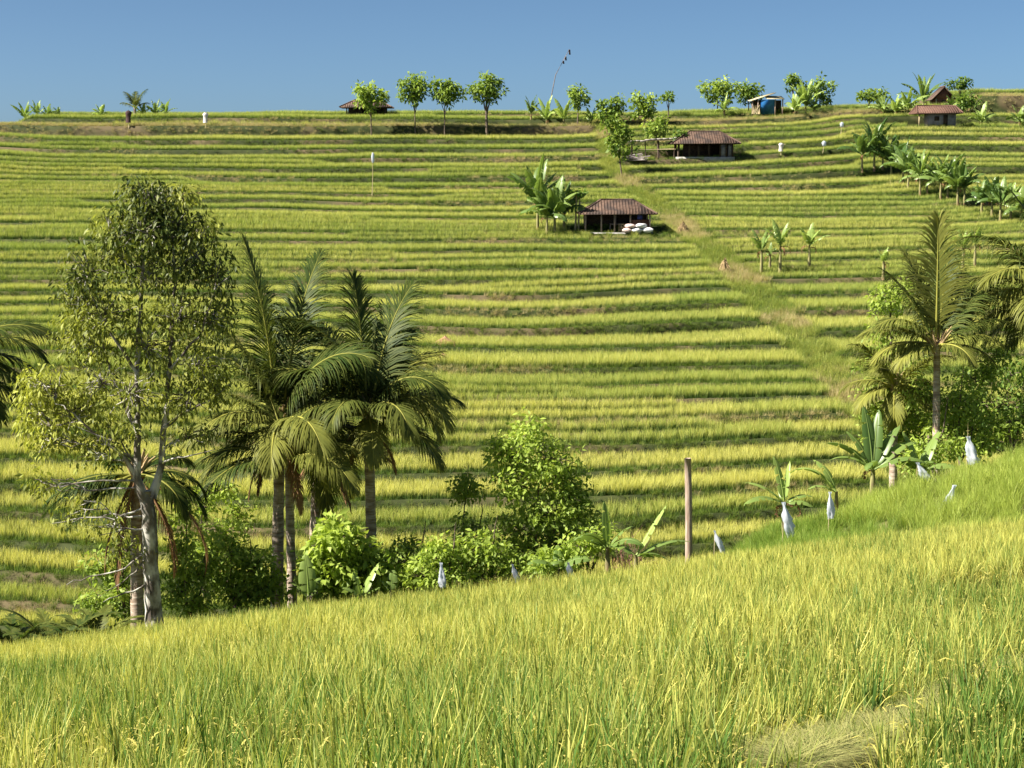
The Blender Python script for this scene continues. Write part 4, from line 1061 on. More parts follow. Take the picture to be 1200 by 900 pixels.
m = MB(); leaf_cloud(m, rng.normal(0, .35, (26, 3)) * (1, .6, .8) + (.1, 0, .75), 6, .18, .16, np.full(26, .6), droop=.9, wid=.3)
m.build('dry_leaves', M['palm_dead'], root)

# ------------------------------------------------------------------ huts on the hillside
def hip_roof(m, hw, hd, rl, z0, z1, ribs=.24, th=.06, skirt=None):
    """hipped tile roof: half width hw, half depth hd at the eaves, half ridge length rl; tile rows as raised ribs running down the slope"""
    e = [(-hw, -hd, z0), (hw, -hd, z0), (hw, hd, z0), (-hw, hd, z0)]; r = [(-rl, 0, z1), (rl, 0, z1)]
    V = e + r + [(x, y, z - th) for x, y, z in e + r]
    m.add(V, [[0, 1, 5, 4], [2, 3, 4, 5], [6, 10, 11, 7], [8, 11, 10, 9], [0, 6, 7, 1], [1, 7, 8, 2], [2, 8, 9, 3], [3, 9, 6, 0]], [[1, 2, 5], [3, 0, 4], [7, 11, 8], [9, 10, 6]], tint=.5)
    def rib(p, q):
        m.tube(np.array([p, q]), np.array([.035, .04]), 5)
    x = -hw + ribs / 2
    while x < hw:
        f = 1.0 if abs(x) <= rl else (hw - abs(x)) / (hw - rl)
        for s in (-1, 1):
            rib((x, s * hd * (1 - f) , z0 + (z1 - z0) * f + .01), (x, s * hd, z0 + .01))
        x += ribs
    y = -hd + ribs / 2
    while y < hd:
        f = (hd - abs(y)) / hd
        for s in (-1, 1): rib((s * (hw - (hw - rl) * f), y, z0 + (z1 - z0) * f + .01), (s * hw, y, z0 + .01))
        y += ribs
    cap = MB()
    for a_, b_ in ((4, 5), (0, 4), (3, 4), (1, 5), (2, 5)):
        cap.tube(np.array([V[a_], V[b_]]) + (0, 0, .02), [.07, .07], 6)
    return cap

def post_part(root, x, y, z0, z1, r=.06, mat='wood', name='post'):
    m = MB(); m.box(x, y, (z0 + z1) / 2, r * 2, r * 2, z1 - z0); return m.build(name, M[mat], root)

# hut A: open sided hut in the middle of the hill
mA = HUT_A[1] / F
root = thing('farm_hut', 'open sided brown roofed hut with white sacks outside, lowest on the hill', 'hut', HUT_A + (0, 1.6, 0))
Z0 = 0.0
eave = 1.62; ridge = 2.72
m = MB(); cap = hip_roof(m, 3.1, 1.9, 1.25, eave, ridge); rf = m.build('roof', M['roof_tile'], root); cap.build('ridge_cap', M['roof_tile'], rf)
m = MB(); m.box(0, 0, -.1, 5.6, 3.2, .5); m.build('floor', M['concrete'], root)
for x in (-2.55, -1.3, -.25, 1.0, 2.55): post_part(root, x, -1.35, .1, 1.85)
for x in (-2.55, 0, 2.55): post_part(root, x, 1.35, .1, 1.85)
m = MB(); m.box(0, 1.42, .95, 5.1, .08, 1.6); m.build('back_wall', M['dark_wood'], root)
m = MB(); m.box(1.78, -1.28, .62, 1.45, .07, 1.05); m.box(2.52, 0, .62, .06, 2.6, 1.05); m.build('half_wall', M['plank'], root)
m = MB(); m.box(1.75, -1.22, 1.38, .42, .05, .42); m.build('shutter', M['blue_paint'], root)
m = MB(); m.box(-.1, .3, .75, .9, .6, .08); 
for x in (-.5, .3):
    for y in (.05, .55): m.box(x, y, .42, .06, .06, .6)
m.build('bench', M['wood'], root)
m = MB()
for k in range(3):
    m.box(.55 , -1.42, .35 + .22 * k, 1.0, .04, .05)
for k in range(6): m.box(.1 + .18 * k, -1.42, .5, .04, .04, .75)
m.build('railing', M['bamboo'], root)
def sack(label, loc, s, mat, rz=0, seed=0):
    m = MB(); n, k = 7, 10; V = []
    for i in range(n):
        t = i / (n - 1); rr = (math.sin(math.pi * (.06 + .88 * t)) ** .5)
        for j in range(k):
            a = j * 2 * math.pi / k; w_ = 1 + .12 * math.sin(3 * a + seed + i)
            V.append(((t - .5) * s[0], rr * s[1] * .5 * math.cos(a) * w_, s[2] * .5 * (1 + rr * math.sin(a) * w_ * .95)))
    i = np.arange(n - 1)[:, None] * k; j = np.arange(k)[None, :]; q = np.stack([i + j, i + (j + 1) % k, i + k + (j + 1) % k, i + k + j], -1).reshape(-1, 4)
    m.add(V, q); m.add(V[:k], None, [[0, a, a + 1] for a in range(1, k - 1)]); m.add(V[-k:], None, [[0, a + 1, a] for a in range(1, k - 1)])
    o = m.build('sack', M[mat], smooth=True); o.location = tuple(loc); o.rotation_euler = (0, 0, rz)
    return tag(o, label, 'sack', 'full sacks outside the open hut')
bA = HUT_A + (0, 1.6 - 1.75, 0)
gA = float(hill_h(bA[0] + 1.6, bA[1]))
zA = HUT_A[2] + .12
m_ = [('pinkish sack at the left end of the sack pile by the open hut', (.72, 0, 0), (.75, .5, .42), 'pink_sack', .1), ('pale sack lying crossways on top of the pinkish sack', (.95, .05, .38), (.8, .5, .36), 'pink_sack', -.3),
      ('white sack in the middle of the pile by the open hut', (1.5, 0, 0), (.8, .5, .44), 'white_sack', .05), ('white sack on top of the pile by the open hut', (1.85, 0, .38), (.9, .5, .40), 'white_sack', .35),
      ('white sack at the right end of the pile by the open hut', (2.35, -.05, 0), (.85, .5, .46), 'white_sack', -.1)]
for i, (lb, of, sz, mt, rz) in enumerate(m_): sack(lb, np.array([bA[0], bA[1], zA]) + of, sz, mt, rz, i)
bpy.ops.object.select_all(action='DESELECT') if False else None

# hut B with its lean-to, above hut A
mB = HUT_B[1] / F
root = thing('farm_hut', 'brown tiled hut with dark openings beside the low bamboo shelter', 'hut', HUT_B + (0, 1.7, 0))
m = MB(); cap = hip_roof(m, 3.35, 2.2, 1.45, 1.45, 2.65); rf = m.build('roof', M['roof_tile'], root); cap.build('ridge_cap', M['roof_tile'], rf)
m = MB(); m.box(0, 0, -.1, 5.6, 3.4, .5); m.build('floor', M['concrete'], root)
for x in (-2.6, -1.6, -.7, .3, 1.4, 2.0, 2.6): post_part(root, x, -1.6, .1, 1.7, .07, 'dark_wood')
for x in (-2.6, 0, 2.6): post_part(root, x, 1.6, .1, 1.7, .07, 'dark_wood')
m = MB(); m.box(.4, 1.5, .85, 4.6, .08, 1.5); m.box(2.62, .1, .85, .06, 2.8, 1.4); m.build('back_wall', M['dark_wood'], root)
m = MB(); m.box(1.7, -1.5, .8, .6, .06, 1.3); m.box(2.35, -1.5, .8, .35, .06, 1.3); m.build('wall_panel', M['wall_grey'], root)
lb_ = HUT_B + (-4.9, 1.8, 0); lb_[2] = float(hill_h(lb_[0], lb_[1]))
root = thing('bamboo_shelter', 'low open shelter with a pale thatched strip roof on poles left of the upper hut', 'shelter', lb_)
ztop = at(757, 164, lb_[1])[2] - lb_[2]
m = MB()
for i in range(9):
    x = -2.2 + i * .55; m.box(x, 0, ztop + .02 + .045 * (i - 4) + rng.normal(0, .03), .6, 1.6, .12, rng.normal(0, .06))
m.build('roof', M['thatch'], root)
for x, d in ((-2.2, -.6), (-.9, -.6), (.4, -.6), (2.0, -.6), (-2.1, .6), (.5, .6)): 
    m = MB(); m.bar((x + rng.normal(0, .06), d, -.3), (x, d, ztop), .06); m.build('pole', M['dark_wood'], root)
m = MB(); m.bar((-2.4, -.62, ztop * .5), (2.1, -.62, ztop * .55), .04); m.bar((-2.4, -.66, ztop - .1), (2.2, -.66, ztop - .02), .05); m.build('rail', M['bamboo'], root)
wb = hit_hill(742, 190) 
m = MB()
for i in range(26):
    y_ = rng.uniform(-.3, .3); z_ = rng.uniform(.05, .6); a = rng.normal(0, .15)
    c = np.array([rng.normal(0, .2), y_, z_]); d = np.array([math.cos(a), .1 * rng.normal(), math.sin(a)]) * rng.uniform(.6, 1.1)
    m.bar(c - d, c + d, rng.uniform(.035, .07))
o = tag(m.build('firewood_pile', M['old_wood']), 'grey heap of branches stacked under the low open shelter', 'woodpile'); o.location = tuple(wb)

# hut C on the left skyline, behind the roundest tree
b = on_hill(432, 190)
root = thing('farm_hut', 'wide brown roofed hut on the skyline half hidden behind the leftmost lone tree', 'hut', b)
zt = at(432, 117, 190)[2] - b[2]; ze = at(432, 126, 190)[2] - b[2]
m = MB(); cap = hip_roof(m, 2.85, 1.8, 1.3, ze, zt); rf = m.build('roof', M['roof_tile'], root); cap.build('ridge_cap', M['roof_tile'], rf)
for x in (-2.1, -.7, .7, 2.1): post_part(root, x, -1.2, -.2, ze + .2, .06, 'dark_wood')
for x in (-2.1, 2.1): post_part(root, x, 1.2, -.2, ze + .2, .06, 'dark_wood')
m = MB(); m.box(0, 1.1, ze / 2, 4.2, .08, ze); m.build('back_wall', M['dark_wood'], root)

# hut D: shed with cream sheets and a blue tarpaulin
b = on_hill(896, 187)
root = thing('shed', 'small shed with cream slanting roof sheets and a bright blue tarpaulin wall', 'shed', b)
zt = at(896, 109, 187)[2] - b[2]; ze = at(896, 117, 187)[2] - b[2]
def slab(m, p00, p10, p11, p01, th=.06):
    P = np.array([p00, p10, p11, p01], float); m.add(np.concatenate([P, P - (0, 0, th)]), [[0, 1, 2, 3], [7, 6, 5, 4], [0, 4, 5, 1], [1, 5, 6, 2], [2, 6, 7, 3], [3, 7, 4, 0]])
for nm, pts in (('roof_sheet', [(-2.1, -1.2, ze - .15), (.7, -1.2, zt), (.7, 1.2, zt + .1), (-2.1, 1.2, ze)]), ('roof_sheet', [(-.3, -1.35, ze + .1), (1.6, -1.35, ze + .05), (1.6, 1.0, ze + .45), (-.3, 1.0, ze + .5)])):
    m = MB(); slab(m, *pts); m.build(nm, M['sheet'], root)
m = MB(); slab(m, (-.9, -1.1, ze * .98), (.55, -1.12, ze * .98), (.55, -1.0, .0), (-.9, -1.02, .0), .03); m.build('tarpaulin', M['tarp'], root)
m = MB(); m.box(0, .9, ze / 2, 3.2, .08, ze); m.build('back_wall', M['dark_wood'], root)
for x in (-1.8, -1.2, .65, 1.45): post_part(root, x, -1.05, -.2, ze, .06, 'wood')
m = MB()
for i in range(14): m.bar((-1.9 + rng.random() * .9, -1.25, 0), (-1.9 + rng.random() * .9, -1.15, .7 + .3 * rng.random()), .04)
m.build('plank_stack', M['bamboo'], root)

# hut E and the red roofed house behind it, right skyline
root = thing('farm_hut', 'grey walled hut with a flat low brown roof on the right shoulder of the hill', 'hut', HUT_E + (0, 1.4, 0))
Ye = HUT_E[1] + 1.4
zt = at(1098, 124, Ye)[2] - HUT_E[2]; ze = at(1098, 133, Ye)[2] - HUT_E[2]
m = MB(); cap = hip_roof(m, 2.35, 1.9, 2.0, ze, zt); rf = m.build('roof', M['roof_red'], root); cap.build('ridge_cap', M['roof_red'], rf)
m = MB(); m.box(.45, 0, ze / 2 - .1, 2.75, 2.2, ze + .2); m.build('wall', M['wall_grey'], root)
m = MB(); m.box(.75, -1.115, ze * .45, .45, .05, ze * .85); m.build('door', M['dark_wood'], root)
m = MB(); m.box(-.15, -1.115, ze * .6, .5, .05, .45); m.build('window', M['dark_wood'], root)
post_part(root, -2.0, -1.3, -.2, ze, .06, 'bamboo')
b = on_hill(1096, 192)
root = thing('house', 'house with a steep red brown gabled roof behind the grey walled hut', 'house', b)
zt = at(1096, 102, 192)[2] - b[2]; ze = at(1096, 116, 192)[2] - b[2]
m = MB(); slab(m, (-1.35, -1.3, ze - .1), (.1, -1.3, zt), (.1, 1.3, zt), (-1.35, 1.3, ze - .1), .1); slab(m, (.1, -1.3, zt), (1.35, -1.3, ze), (1.35, 1.3, ze), (.1, 1.3, zt), .1)
rf = m.build('roof', M['roof_tile'], root)
m = MB(); m.tube(np.array([(.1, -1.34, zt + .03), (.1, 1.34, zt + .03)]), [.07, .07], 6); m.build('ridge_cap', M['roof_red'], rf)
m = MB(); m.box(.05, 0, ze / 2 - .1, 2.0, 2.0, ze + .1); P = [(-.95, -1.0, ze - .06), (1.05, -1.0, ze - .06), (.1, -1.0, zt - .16)]
m.add(np.concatenate([P, np.array(P) + (0, 2.0, 0)]), [[0, 1, 4, 3], [1, 2, 5, 4], [2, 0, 3, 5]], [[0, 2, 1], [3, 4, 5]]); m.build('wall', M['plank'], root)
m = MB(); m.box(.1, -1.03, ze * .45, .5, .05, ze * .8); m.build('door', M['dark_wood'], root)
for x in (-.75, .5): post_part(root, x, -1.05, 0, ze, .07, 'bamboo')

# ------------------------------------------------------------------ trees and bananas on the hillside and skyline
def lone_tree(label, u, v, Y, cu, cv, ru, rv, tint=.45, n=110, base=None, r=.06, leaf=.42, extra=(), group='lone trees along the skyline', **kw):
    n = int(n * 1.15) if n < 100 else int(n * .8)
    ru *= 1.05; rv *= 1.1
    b = on_hill(u, Y) if base is None else base
    vb = v
    blobs = [(cu, cv, ru * .62, rv * .62, int(n * .4), tint)]
    for k in range(6):
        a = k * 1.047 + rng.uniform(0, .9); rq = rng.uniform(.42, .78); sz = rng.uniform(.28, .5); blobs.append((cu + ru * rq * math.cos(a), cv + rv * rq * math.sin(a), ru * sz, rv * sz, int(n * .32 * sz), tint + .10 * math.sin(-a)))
    blobs += list(extra)
    st = [[(u, vb + 2, 0, r * 1.3), (u + (cu - u) * .5, (vb + cv) / 2, 0, r), (cu, cv, 0, r * .4)], [(u + (cu - u) * .5, (vb + cv) / 2, 0, r * .7), (cu + ru * .4, cv - rv * .1, .2, r * .3)], [(u + (cu - u) * .5, (vb + cv) / 2 - 1, 0, r * .7), (cu - ru * .4, cv - rv * .15, -.2, r * .3)]]
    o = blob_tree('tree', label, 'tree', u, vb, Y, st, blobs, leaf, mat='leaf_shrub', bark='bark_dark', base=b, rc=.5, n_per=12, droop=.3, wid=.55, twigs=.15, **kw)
    o['group'] = group
    return o
def lt(label, u, v, Y, *a, **k):
    # keep the crown where it was seen: base from the ground, trunk down to it
    b = at(u, v, Y); g = on_hill(u, Y)[2]; vb = v + (b[2] - g) * F / Y
    return lone_tree(label, u, vb, Y, *a, **k)
lt('lone round tree standing in front of the wide skyline hut', 437, 156, 178.6, 436, 114, 20, 15, .66)
lt('lone tree with a tall narrow crown, second from the wide skyline hut', 488, 152, 179, 487, 107, 17, 17, .40)
lt('lone tree with a flat spreading crown and thin trunk, third from the skyline hut', 522, 153, 179, 522, 109, 19, 16, .42)
lt('largest lone tree on the skyline with a dense round crown, fourth from the hut', 571, 153, 179, 570, 105, 20, 18, .40, 80, r=.13)
lt('small lone skyline tree between the banana plants and the leaning pole', 676, 140, 181, 677, 114, 13, 13, .42, 40)
lt('bushy dark tree right of the small lone tree on the skyline', 716, 142, 182, 715, 129, 18, 13, .30, 60)
lt('bushy lighter tree beside the bushy dark one on the skyline', 754, 142, 181, 754, 126, 18, 14, .48, 60)
lt('olive leaved tree hanging over the left end of the bamboo shelter', 728, 188, 161, 722, 158, 17, 20, .42, 56, extra=[(735, 178, 10, 10, 8, .4), (705, 140, 10, 8, 8, .45)])
lt('slender olive tree between the skyline trees and the upper hut', 770, 160, 170, 768, 150, 14, 12, .50, 34)
lt('small dark green tree peeping out behind the upper hut roof', 793, 172, 168, 793, 159, 6, 6, .12, 12)
lt('wide bright green tree on the skyline left of the blue shed', 838, 122, 188, 838, 107, 24, 13, .55, 70)
lt('darker tree between the wide bright tree and the blue shed', 874, 122, 190, 874, 110, 20, 11, .28, 50)
lt('tall greyish tree behind the banana clump right of the blue shed', 956, 124, 190, 956, 106, 17, 17, .32, 56)
lt('small dark crowned tree on a bare trunk left of the banana clump by the shed', 926, 124, 190, 924, 97, 8, 8, .16, 22)
lt('umbrella shaped dark tree on bare stems right of the red gabled house', 1118, 122, 191, 1118, 98, 14, 6, .20, 26)
lt('low dark shrubby tree right of the grey walled hut', 1128, 134, 184, 1126, 119, 12, 9, .22, 30)
lt('small flat topped tree on the skyline left of the wide bright tree', 781, 124, 186, 781, 114, 9, 4, .28, 14)
lt('spreading low tree at the left end of the right hand skyline grove', 1012, 124, 188, 1014, 112, 18, 8, .36, 36)

def small_banana(label, base, H, n=7, seed=0, upright=.5, tint=.6, W=.5, tear=.3, group=None, stem=.36):
    r = random.Random(seed); L0 = H * (1 - stem) * 1.05; W = W * 1.35; n = n + 2
    lv = []
    for i in range(n):
        f = i / max(1, n - 1)
        lv.append((i * 137.5 + r.uniform(0, 60), 86 - (60 + 30 * (1 - upright)) * f * (1 - upright * .5) + r.uniform(-6, 6), L0 * r.uniform(.75, 1.05), W * r.uniform(.8, 1.1), .5 + 1.4 * f * (1.2 - upright), tint + r.uniform(-.2, .2)))
    return banana(label, base, H * stem, lv, r=.13, group=group, tear=max(tear, .42), rag=2)
# the pair of slopes: bananas standing in the open terraces
G1 = 'banana plants standing in the open terraces'
def hb(u, v): return hit_hill(u, v)
def hh(b, v0, v1): return abs(v1 - v0) * b[1] / F
for i, (lb, u, v0, v1, n, up, tn, W) in enumerate([
    ('faded grey leaved banana plant leftmost of the four in the open terraces', 892, 322, 272, 5, .8, .45, .4),
    ('banana plant with two pale upright leaves and a shaggy brown stem', 914, 322, 264, 5, .95, .85, .42),
    ('banana plant with yellowish leaf stalks on a short stout stem in the open terraces', 948, 318, 270, 6, .7, .75, .45),
    ('small banana plant drooping low between the grey and the two leaved banana plants', 902, 318, 288, 4, .3, .55, .35),
    ('small yellowing banana plant alone left of the straight palm', 1035, 326, 292, 5, .7, .85, .35),
    ('banana plant with white upright leaves behind the straight palm', 1128, 318, 270, 5, .9, .85, .4),
    ('banana plant with a shaggy stem and a bright leaf, beside the white leaved one', 1142, 318, 272, 5, .8, .8, .42),
    ('grey banana plant with torn tall leaves left of the open sided hut', 630, 272, 184, 8, .95, .30, .8),
    ('bushy banana plant with dark drooping leaves nearest the open sided hut', 650, 274, 206, 11, .55, .38, .85),
    ('leaning banana plant with short leaves in front of the bushy one', 641, 275, 218, 9, .4, .30, .8),
    ('low dark banana plant at the right side of the bushy clump', 661, 272, 212, 10, .5, .32, .8)]):
    b = hb(u, v0); small_banana(lb, b, hh(b, v0, v1) * (1.15 if i < 7 else 1), n - (2 if i < 7 else 0), i + 3, min(up + .2, 1) if i < 7 else up, tn, W, group=G1, stem=.5 if i < 7 else .36)
# the twin pale trunks beside the hut
b = hb(676, 270)
root = thing('papaya_tree', 'slim twin stemmed tree with pale trunks and a small dark crown beside the hut', 'tree', b)
m = MB(); hgt = hh(b, 270, 222); m.tube(curve((-.12, 0, -.2), (-.05, 0, hgt * .85), (0, 0, 0), 6), np.linspace(.09, .06, 6), 7); m.tube(curve((.12, .1, -.2), (.22, .1, hgt * .8), (0, 0, 0), 6), np.linspace(.08, .05, 6), 7)
m.build('trunk', M['bamboo'], root)
m = MB(); leaf_cloud(m, np.array([(-.1 + .5 * math.cos(a), .4 * math.sin(a), hgt * .92 + .1 * math.sin(3 * a)) for a in np.arange(0, 6.28, .35)]), 8, .3, .36, np.full(18, .15), .5, .6)
m.build('crown', M['leaf_shrub'], root)

# the diagonal row of bananas on the right
G2 = 'row of banana plants running diagonally down the right slope'
row = [(1010, 206, 168, .7), (1024, 210, 164, .9), (1034, 205, 172, .5), (1044, 212, 170, .8), (1058, 220, 180, .5), (1064, 224, 184, .7), (1078, 228, 188, .35), (1086, 232, 198, .5), (1102, 236, 196, .6), (1110, 238, 196, .4), (1122, 240, 200, .7), (1130, 242, 206, .4),
       (1150, 252, 222, .5), (1162, 256, 220, .7), (1172, 258, 218, .5), (1184, 260, 224, .6), (1196, 264, 228, .4)]
row_lb = ['topmost banana plant of the diagonal row, yellowish', 'tallest banana plant near the top of the diagonal row, with a pale upright leaf', 'dull drooping banana plant third from the top of the diagonal row', 'banana plant with bright spread leaves, fourth from the top of the diagonal row',
          'low drooping banana plant fifth from the top of the diagonal row', 'upright banana plant with a pinkish shaggy stem, sixth in the diagonal row', 'flopping banana plant with bent leaves, seventh from the top of the diagonal row', 'short banana plant in the gap halfway down the diagonal row',
          'banana plant with pale leaves just below the middle of the diagonal row', 'banana plant with dark hanging leaves, tenth from the top of the diagonal row', 'tall banana plant with a shaggy red brown stem, eleventh in the diagonal row', 'banana plant with a wide drooping leaf to its right, twelfth in the diagonal row',
          'small banana plant fifth from the bottom of the diagonal row', 'banana plant with upright leaves fourth from the bottom of the diagonal row', 'bushy banana plant third from the bottom of the diagonal row', 'banana plant second from the bottom of the diagonal row', 'lowest banana plant of the diagonal row at the right edge']
rr_ = random.Random(4)
for i, ((u, v0, v1, up), lb) in enumerate(zip(row, row_lb)):
    b = hb(u, v0); small_banana(lb, b, hh(b, v0, v1) * 1.4, 8, 40 + i, up, rr_.uniform(.1, .5), .65, .3, group=G2)

# skyline bananas
G3 = 'banana plants along the skyline'
def sky_ban(lb, u, Y, vtop, n, up, tn, W=.5, seed=0):
    b = on_hill(u, Y); H = at(u, vtop, Y)[2] - b[2]
    small_banana(lb, b, H, n, seed, up, tn, W, group=G3, stem=.25)
for i, a in enumerate([
    ('pale leaved banana plant first on the left skyline', 36, 188, 116, 5, .9, .6, .4), ('pale leaved banana plant second on the left skyline', 50, 188, 115, 4, .95, .7, .4), ('dull banana plant third on the left skyline', 62, 188, 119, 5, .6, .45, .4), ('dusty little banana plant fourth on the left skyline', 75, 189, 121, 5, .5, .3, .4),
    ('low spreading yellowish banana plant left of the dark skyline palm', 124, 188, 118, 6, .5, .8, .4), ('pale torn banana plant just right of the dark skyline palm', 172, 188, 116, 5, .7, .6, .4), ('green banana plant third right of the dark skyline palm', 187, 188, 114, 5, .9, .5, .4), ('bright spreading banana plant last on the left skyline', 199, 188, 114, 6, .5, .6, .4),
    ('dark thin banana plant leaning on the skyline left of the tilted pole', 622, 184, 110, 5, .9, .15, .35), ('banana plant with yellow green leaves low on the skyline by the tilted pole', 640, 183, 112, 6, .7, .85, .5), ('pale banana plant with one broad leaf left of the small lone tree', 660, 182, 112, 5, .6, .8, .5), ('small dry yellow plant left of the bushy dark skyline tree', 692, 182, 121, 6, .5, .9, .4),
    ('tall banana plant with a bright upright fan right of the blue shed', 940, 185, 88, 9, .9, .75, .6), ('shorter banana plant crowding the tall fan by the blue shed', 928, 184, 102, 7, .6, .7, .55), ('green banana plant on the right of the tall fan by the shed', 950, 185, 104, 7, .6, .5, .55), ('bent banana plant in front of the wide bright skyline tree', 846, 186, 108, 5, .4, .75, .5),
    ('banana plant at the left of the right hand skyline grove', 1030, 184, 102, 7, .4, .55, .55), ('drooping banana plant in the right hand skyline grove', 1044, 183, 106, 7, .5, .8, .5), ('banana plant with a red brown stem left of the tall dark palm-like one', 1058, 183, 98, 7, .6, .75, .5), ('tall dark banana plant standing highest beside the red gabled house', 1076, 186, 80, 8, .75, .25, .5),
    ('yellow green banana plant between the red gabled house and the umbrella tree', 1108, 186, 108, 6, .6, .85, .5), ('bright banana plant right of the grey walled hut', 1144, 180, 118, 7, .4, .8, .5), ('dark banana plant with pale drooping leaves at the far right skyline', 1188, 178, 118, 7, .3, .5, .5), ('second drooping banana plant at the far right skyline', 1200, 178, 119, 6, .3, .45, .5)]):
    sky_ban(*a, seed=80 + i)
b = on_hill(158, 188)
palm('short dark palm with two big feathery fronds on the left skyline', 158, 131, 188, 126, [(150, 70, 2.2, .8, .15, 0), (30, 72, 2.4, .7, .05, 0), (170, 40, 1.6, 1.0, .3, 0), (10, 40, 1.6, 1.0, .2, 0), (90, 80, 1.8, .4, .1, 0), (300, 60, 1.4, 1.0, .3, 0)], base_z=b[2], husk=False, name='young_palm')

# ------------------------------------------------------------------ scarecrows, poles and other small things on the hill
def scarecrow(label, u, v0, v1, mat, w=.5, arms=True, Y=None):
    b = hit_hill(u, v0) if Y is None else on_hill(u, Y); H = hh(b, v0, v1) + .2
    root = thing('scarecrow', label, 'scarecrow', b)
    m = MB(); m.bar((0, 0, -.2), (.03, 0, H), .03)
    if arms: m.bar((-w * .7, 0, H * .82), (w * .7, 0, H * .84), .025)
    m.build('pole', M['bamboo'], root)
    m = MB(); n, k = 7, 10; V = []
    for i in range(n):
        t = i / (n - 1)
        for j in range(k):
            a = j * 6.283 / k; rx = w * .5 * np.interp(t, [0, .15, .3, .7, 1], [.35, 1.0, .75, .6, .7]) * (1 + .15 * math.sin(3 * a + i)); V.append((rx * math.cos(a), rx * .5 * math.sin(a), H * (.95 - .72 * t)))
    i = np.arange(n - 1)[:, None] * k; j = np.arange(k)[None, :]; m.add(V, np.stack([i + j, i + (j + 1) % k, i + k + (j + 1) % k, i + k + j], -1).reshape(-1, 4))
    m.add(V[:k], None, [[0, a, a + 1] for a in range(1, k - 1)])
    m.build('cloth', M[mat], root)
    return root
scarecrow('dark clothed scarecrow leaning in the tan strip below the left skyline', 151, 160, 143, 'cloth_dark', .75, False)
scarecrow('white clothed scarecrow with spread arms in the tan strip below the left skyline', 241, 156, 142, 'cloth_white', .65)
scarecrow('pale little scarecrow standing in the terraces right of the upper hut', 915, 187, 176, 'cloth_white', .6)
def flag_pole(label, u, v0, v1, mat='bag', bw=.28, bh=.9):
    b = hit_hill(u, v0); H = hh(b, v0, v1)
    root = thing('flag_pole', label, 'pole', b)
    m = MB(); m.tube(curve((0, 0, -.2), (.08, 0, H), (.04, 0, 0), 6), np.linspace(.04, .02, 6), 6); m.build('pole', M['bamboo'], root)
    m = MB(); n, k = 6, 8; V = []
    for i in range(n):
        t = i / (n - 1)
        for j in range(k):
            a = j * 6.283 / k; r_ = bw * .5 * [.4, .8, 1, .8, .9, .5][i] * (1 + .2 * math.sin(3 * a + 2 * i)); V.append((.1 + r_ * math.cos(a), r_ * math.sin(a), H - bh * t))
    i = np.arange(n - 1)[:, None] * k; j = np.arange(k)[None, :]; m.add(V, np.stack([i + j, i + (j + 1) % k, i + k + (j + 1) % k, i + k + j], -1).reshape(-1, 4))
    m.build('flag', M[mat], root)
flag_pole('slim pole topped with a white bag standing in the terraces above the dark palms', 436, 231, 182)
flag_pole('short stick with a white scrap in the terraces below the blue shed', 985, 162, 150, bw=.4, bh=.5)
flag_pole('short stick with a greyish scrap, lower one below the blue shed', 964, 186, 174, bw=.45, bh=.5)
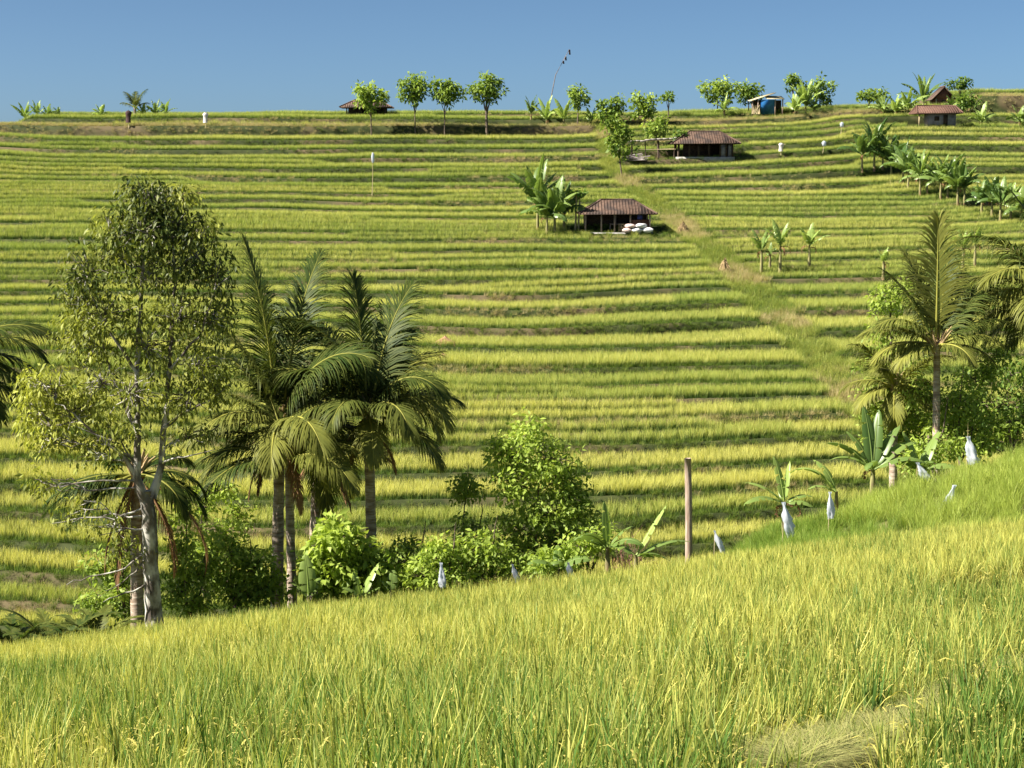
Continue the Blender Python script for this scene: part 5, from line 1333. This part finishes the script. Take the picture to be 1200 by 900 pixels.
# the tilted skyline pole with scraps hanging from its bent tip
b = on_hill(640, 186); t_ = at(667, 58, 186) - b; k_ = at(651, 88, 186) - b
root = thing('tilted_pole', 'very tall thin bent pole with dark scraps at its tip against the sky', 'pole', b)
m = MB(); P = np.array([(0, 0, -.2), k_ * .55, k_, k_ * .35 + t_ * .65, t_]); m.tube(P, [.07, .06, .05, .04, .025], 6); m.build('pole', M['old_wood'], root)
for f, s in ((1.0, .55), (.72, .4), (.55, .3)):
    p = k_ * (1 - f) + t_ * f; m = MB(); V = [(p[0] - .08, p[1], p[2]), (p[0] + .12, p[1] + .03, p[2]), (p[0] + .16, p[1], p[2] - s), (p[0] - .02, p[1] - .04, p[2] - s)]
    m.add(np.concatenate([V, np.array(V) + (0, .03, 0)]), [[0, 1, 2, 3], [7, 6, 5, 4], [0, 4, 5, 1], [1, 5, 6, 2], [2, 6, 7, 3], [3, 7, 4, 0]]); m.build('scrap', M['cloth_dark'], root)
# straw heap beside the untended strip
def heap(name, label, cat, u, v, H, W, mat, n=220):
    b = hit_hill(u, v); m = MB()
    for i in range(n):
        a = rng.uniform(0, 6.28); r_ = W * .5 * math.sqrt(rng.random()); h_ = H * (1 - (r_ / (W * .5)) ** 1.5)
        c = np.array([r_ * math.cos(a), r_ * math.sin(a), h_ * rng.uniform(.3, 1)]); d = norm(np.array([math.cos(a) * .6, math.sin(a) * .6, -1 + rng.normal(0, .3)])) * rng.uniform(.25, .5)
        m.bar(c - d * .6, c + d * .6, .03, .015, 4)
    o = m.build(name, M[mat]); o.location = tuple(b); return tag(o, label, cat)
heap('straw_heap', 'leaning tan straw heap at the edge of the untended strip', 'straw heap', 849, 320, 1.1, .9, 'straw_pile')
heap('straw_heap', 'flatter tan straw heap right of the open sided hut and its sacks', 'straw heap', 800, 274, .9, 1.3, 'straw_pile')

# two small slips of raw red earth in the terrace banks right of the palms
for lb, u, v, sw in (('upper of two raw red earth slips in the terrace banks right of the palms', 522, 404, 1.0), ('lower of two raw red earth slips in the terrace banks right of the palms', 520, 424, .9)):
    b = hit_hill(u, v); m = MB(); n, k = 6, 12; V = []
    for i in range(n):
        t = i / (n - 1)
        for j in range(k):
            a = j * 6.283 / k; r_ = sw * (1 - t) * (1 + .25 * math.sin(3 * a + i + u) + .12 * rng.normal())
            V.append((r_ * .62 * math.cos(a), r_ * .38 * math.sin(a), .62 * t ** .8 + rng.normal(0, .025)))
    i = np.arange(n - 1)[:, None] * k; j = np.arange(k)[None, :]; m.add(V, np.stack([i + j, i + (j + 1) % k, i + k + (j + 1) % k, i + k + j], -1).reshape(-1, 4))
    o = m.build('earth_slip', M['red_earth']); o.location = (b[0], b[1] - .75, float(hill_h(b[0], b[1] - .75)) - .05); o.scale = (1.5, 1.1, 1.05); tag(o, lb, 'earth slip')
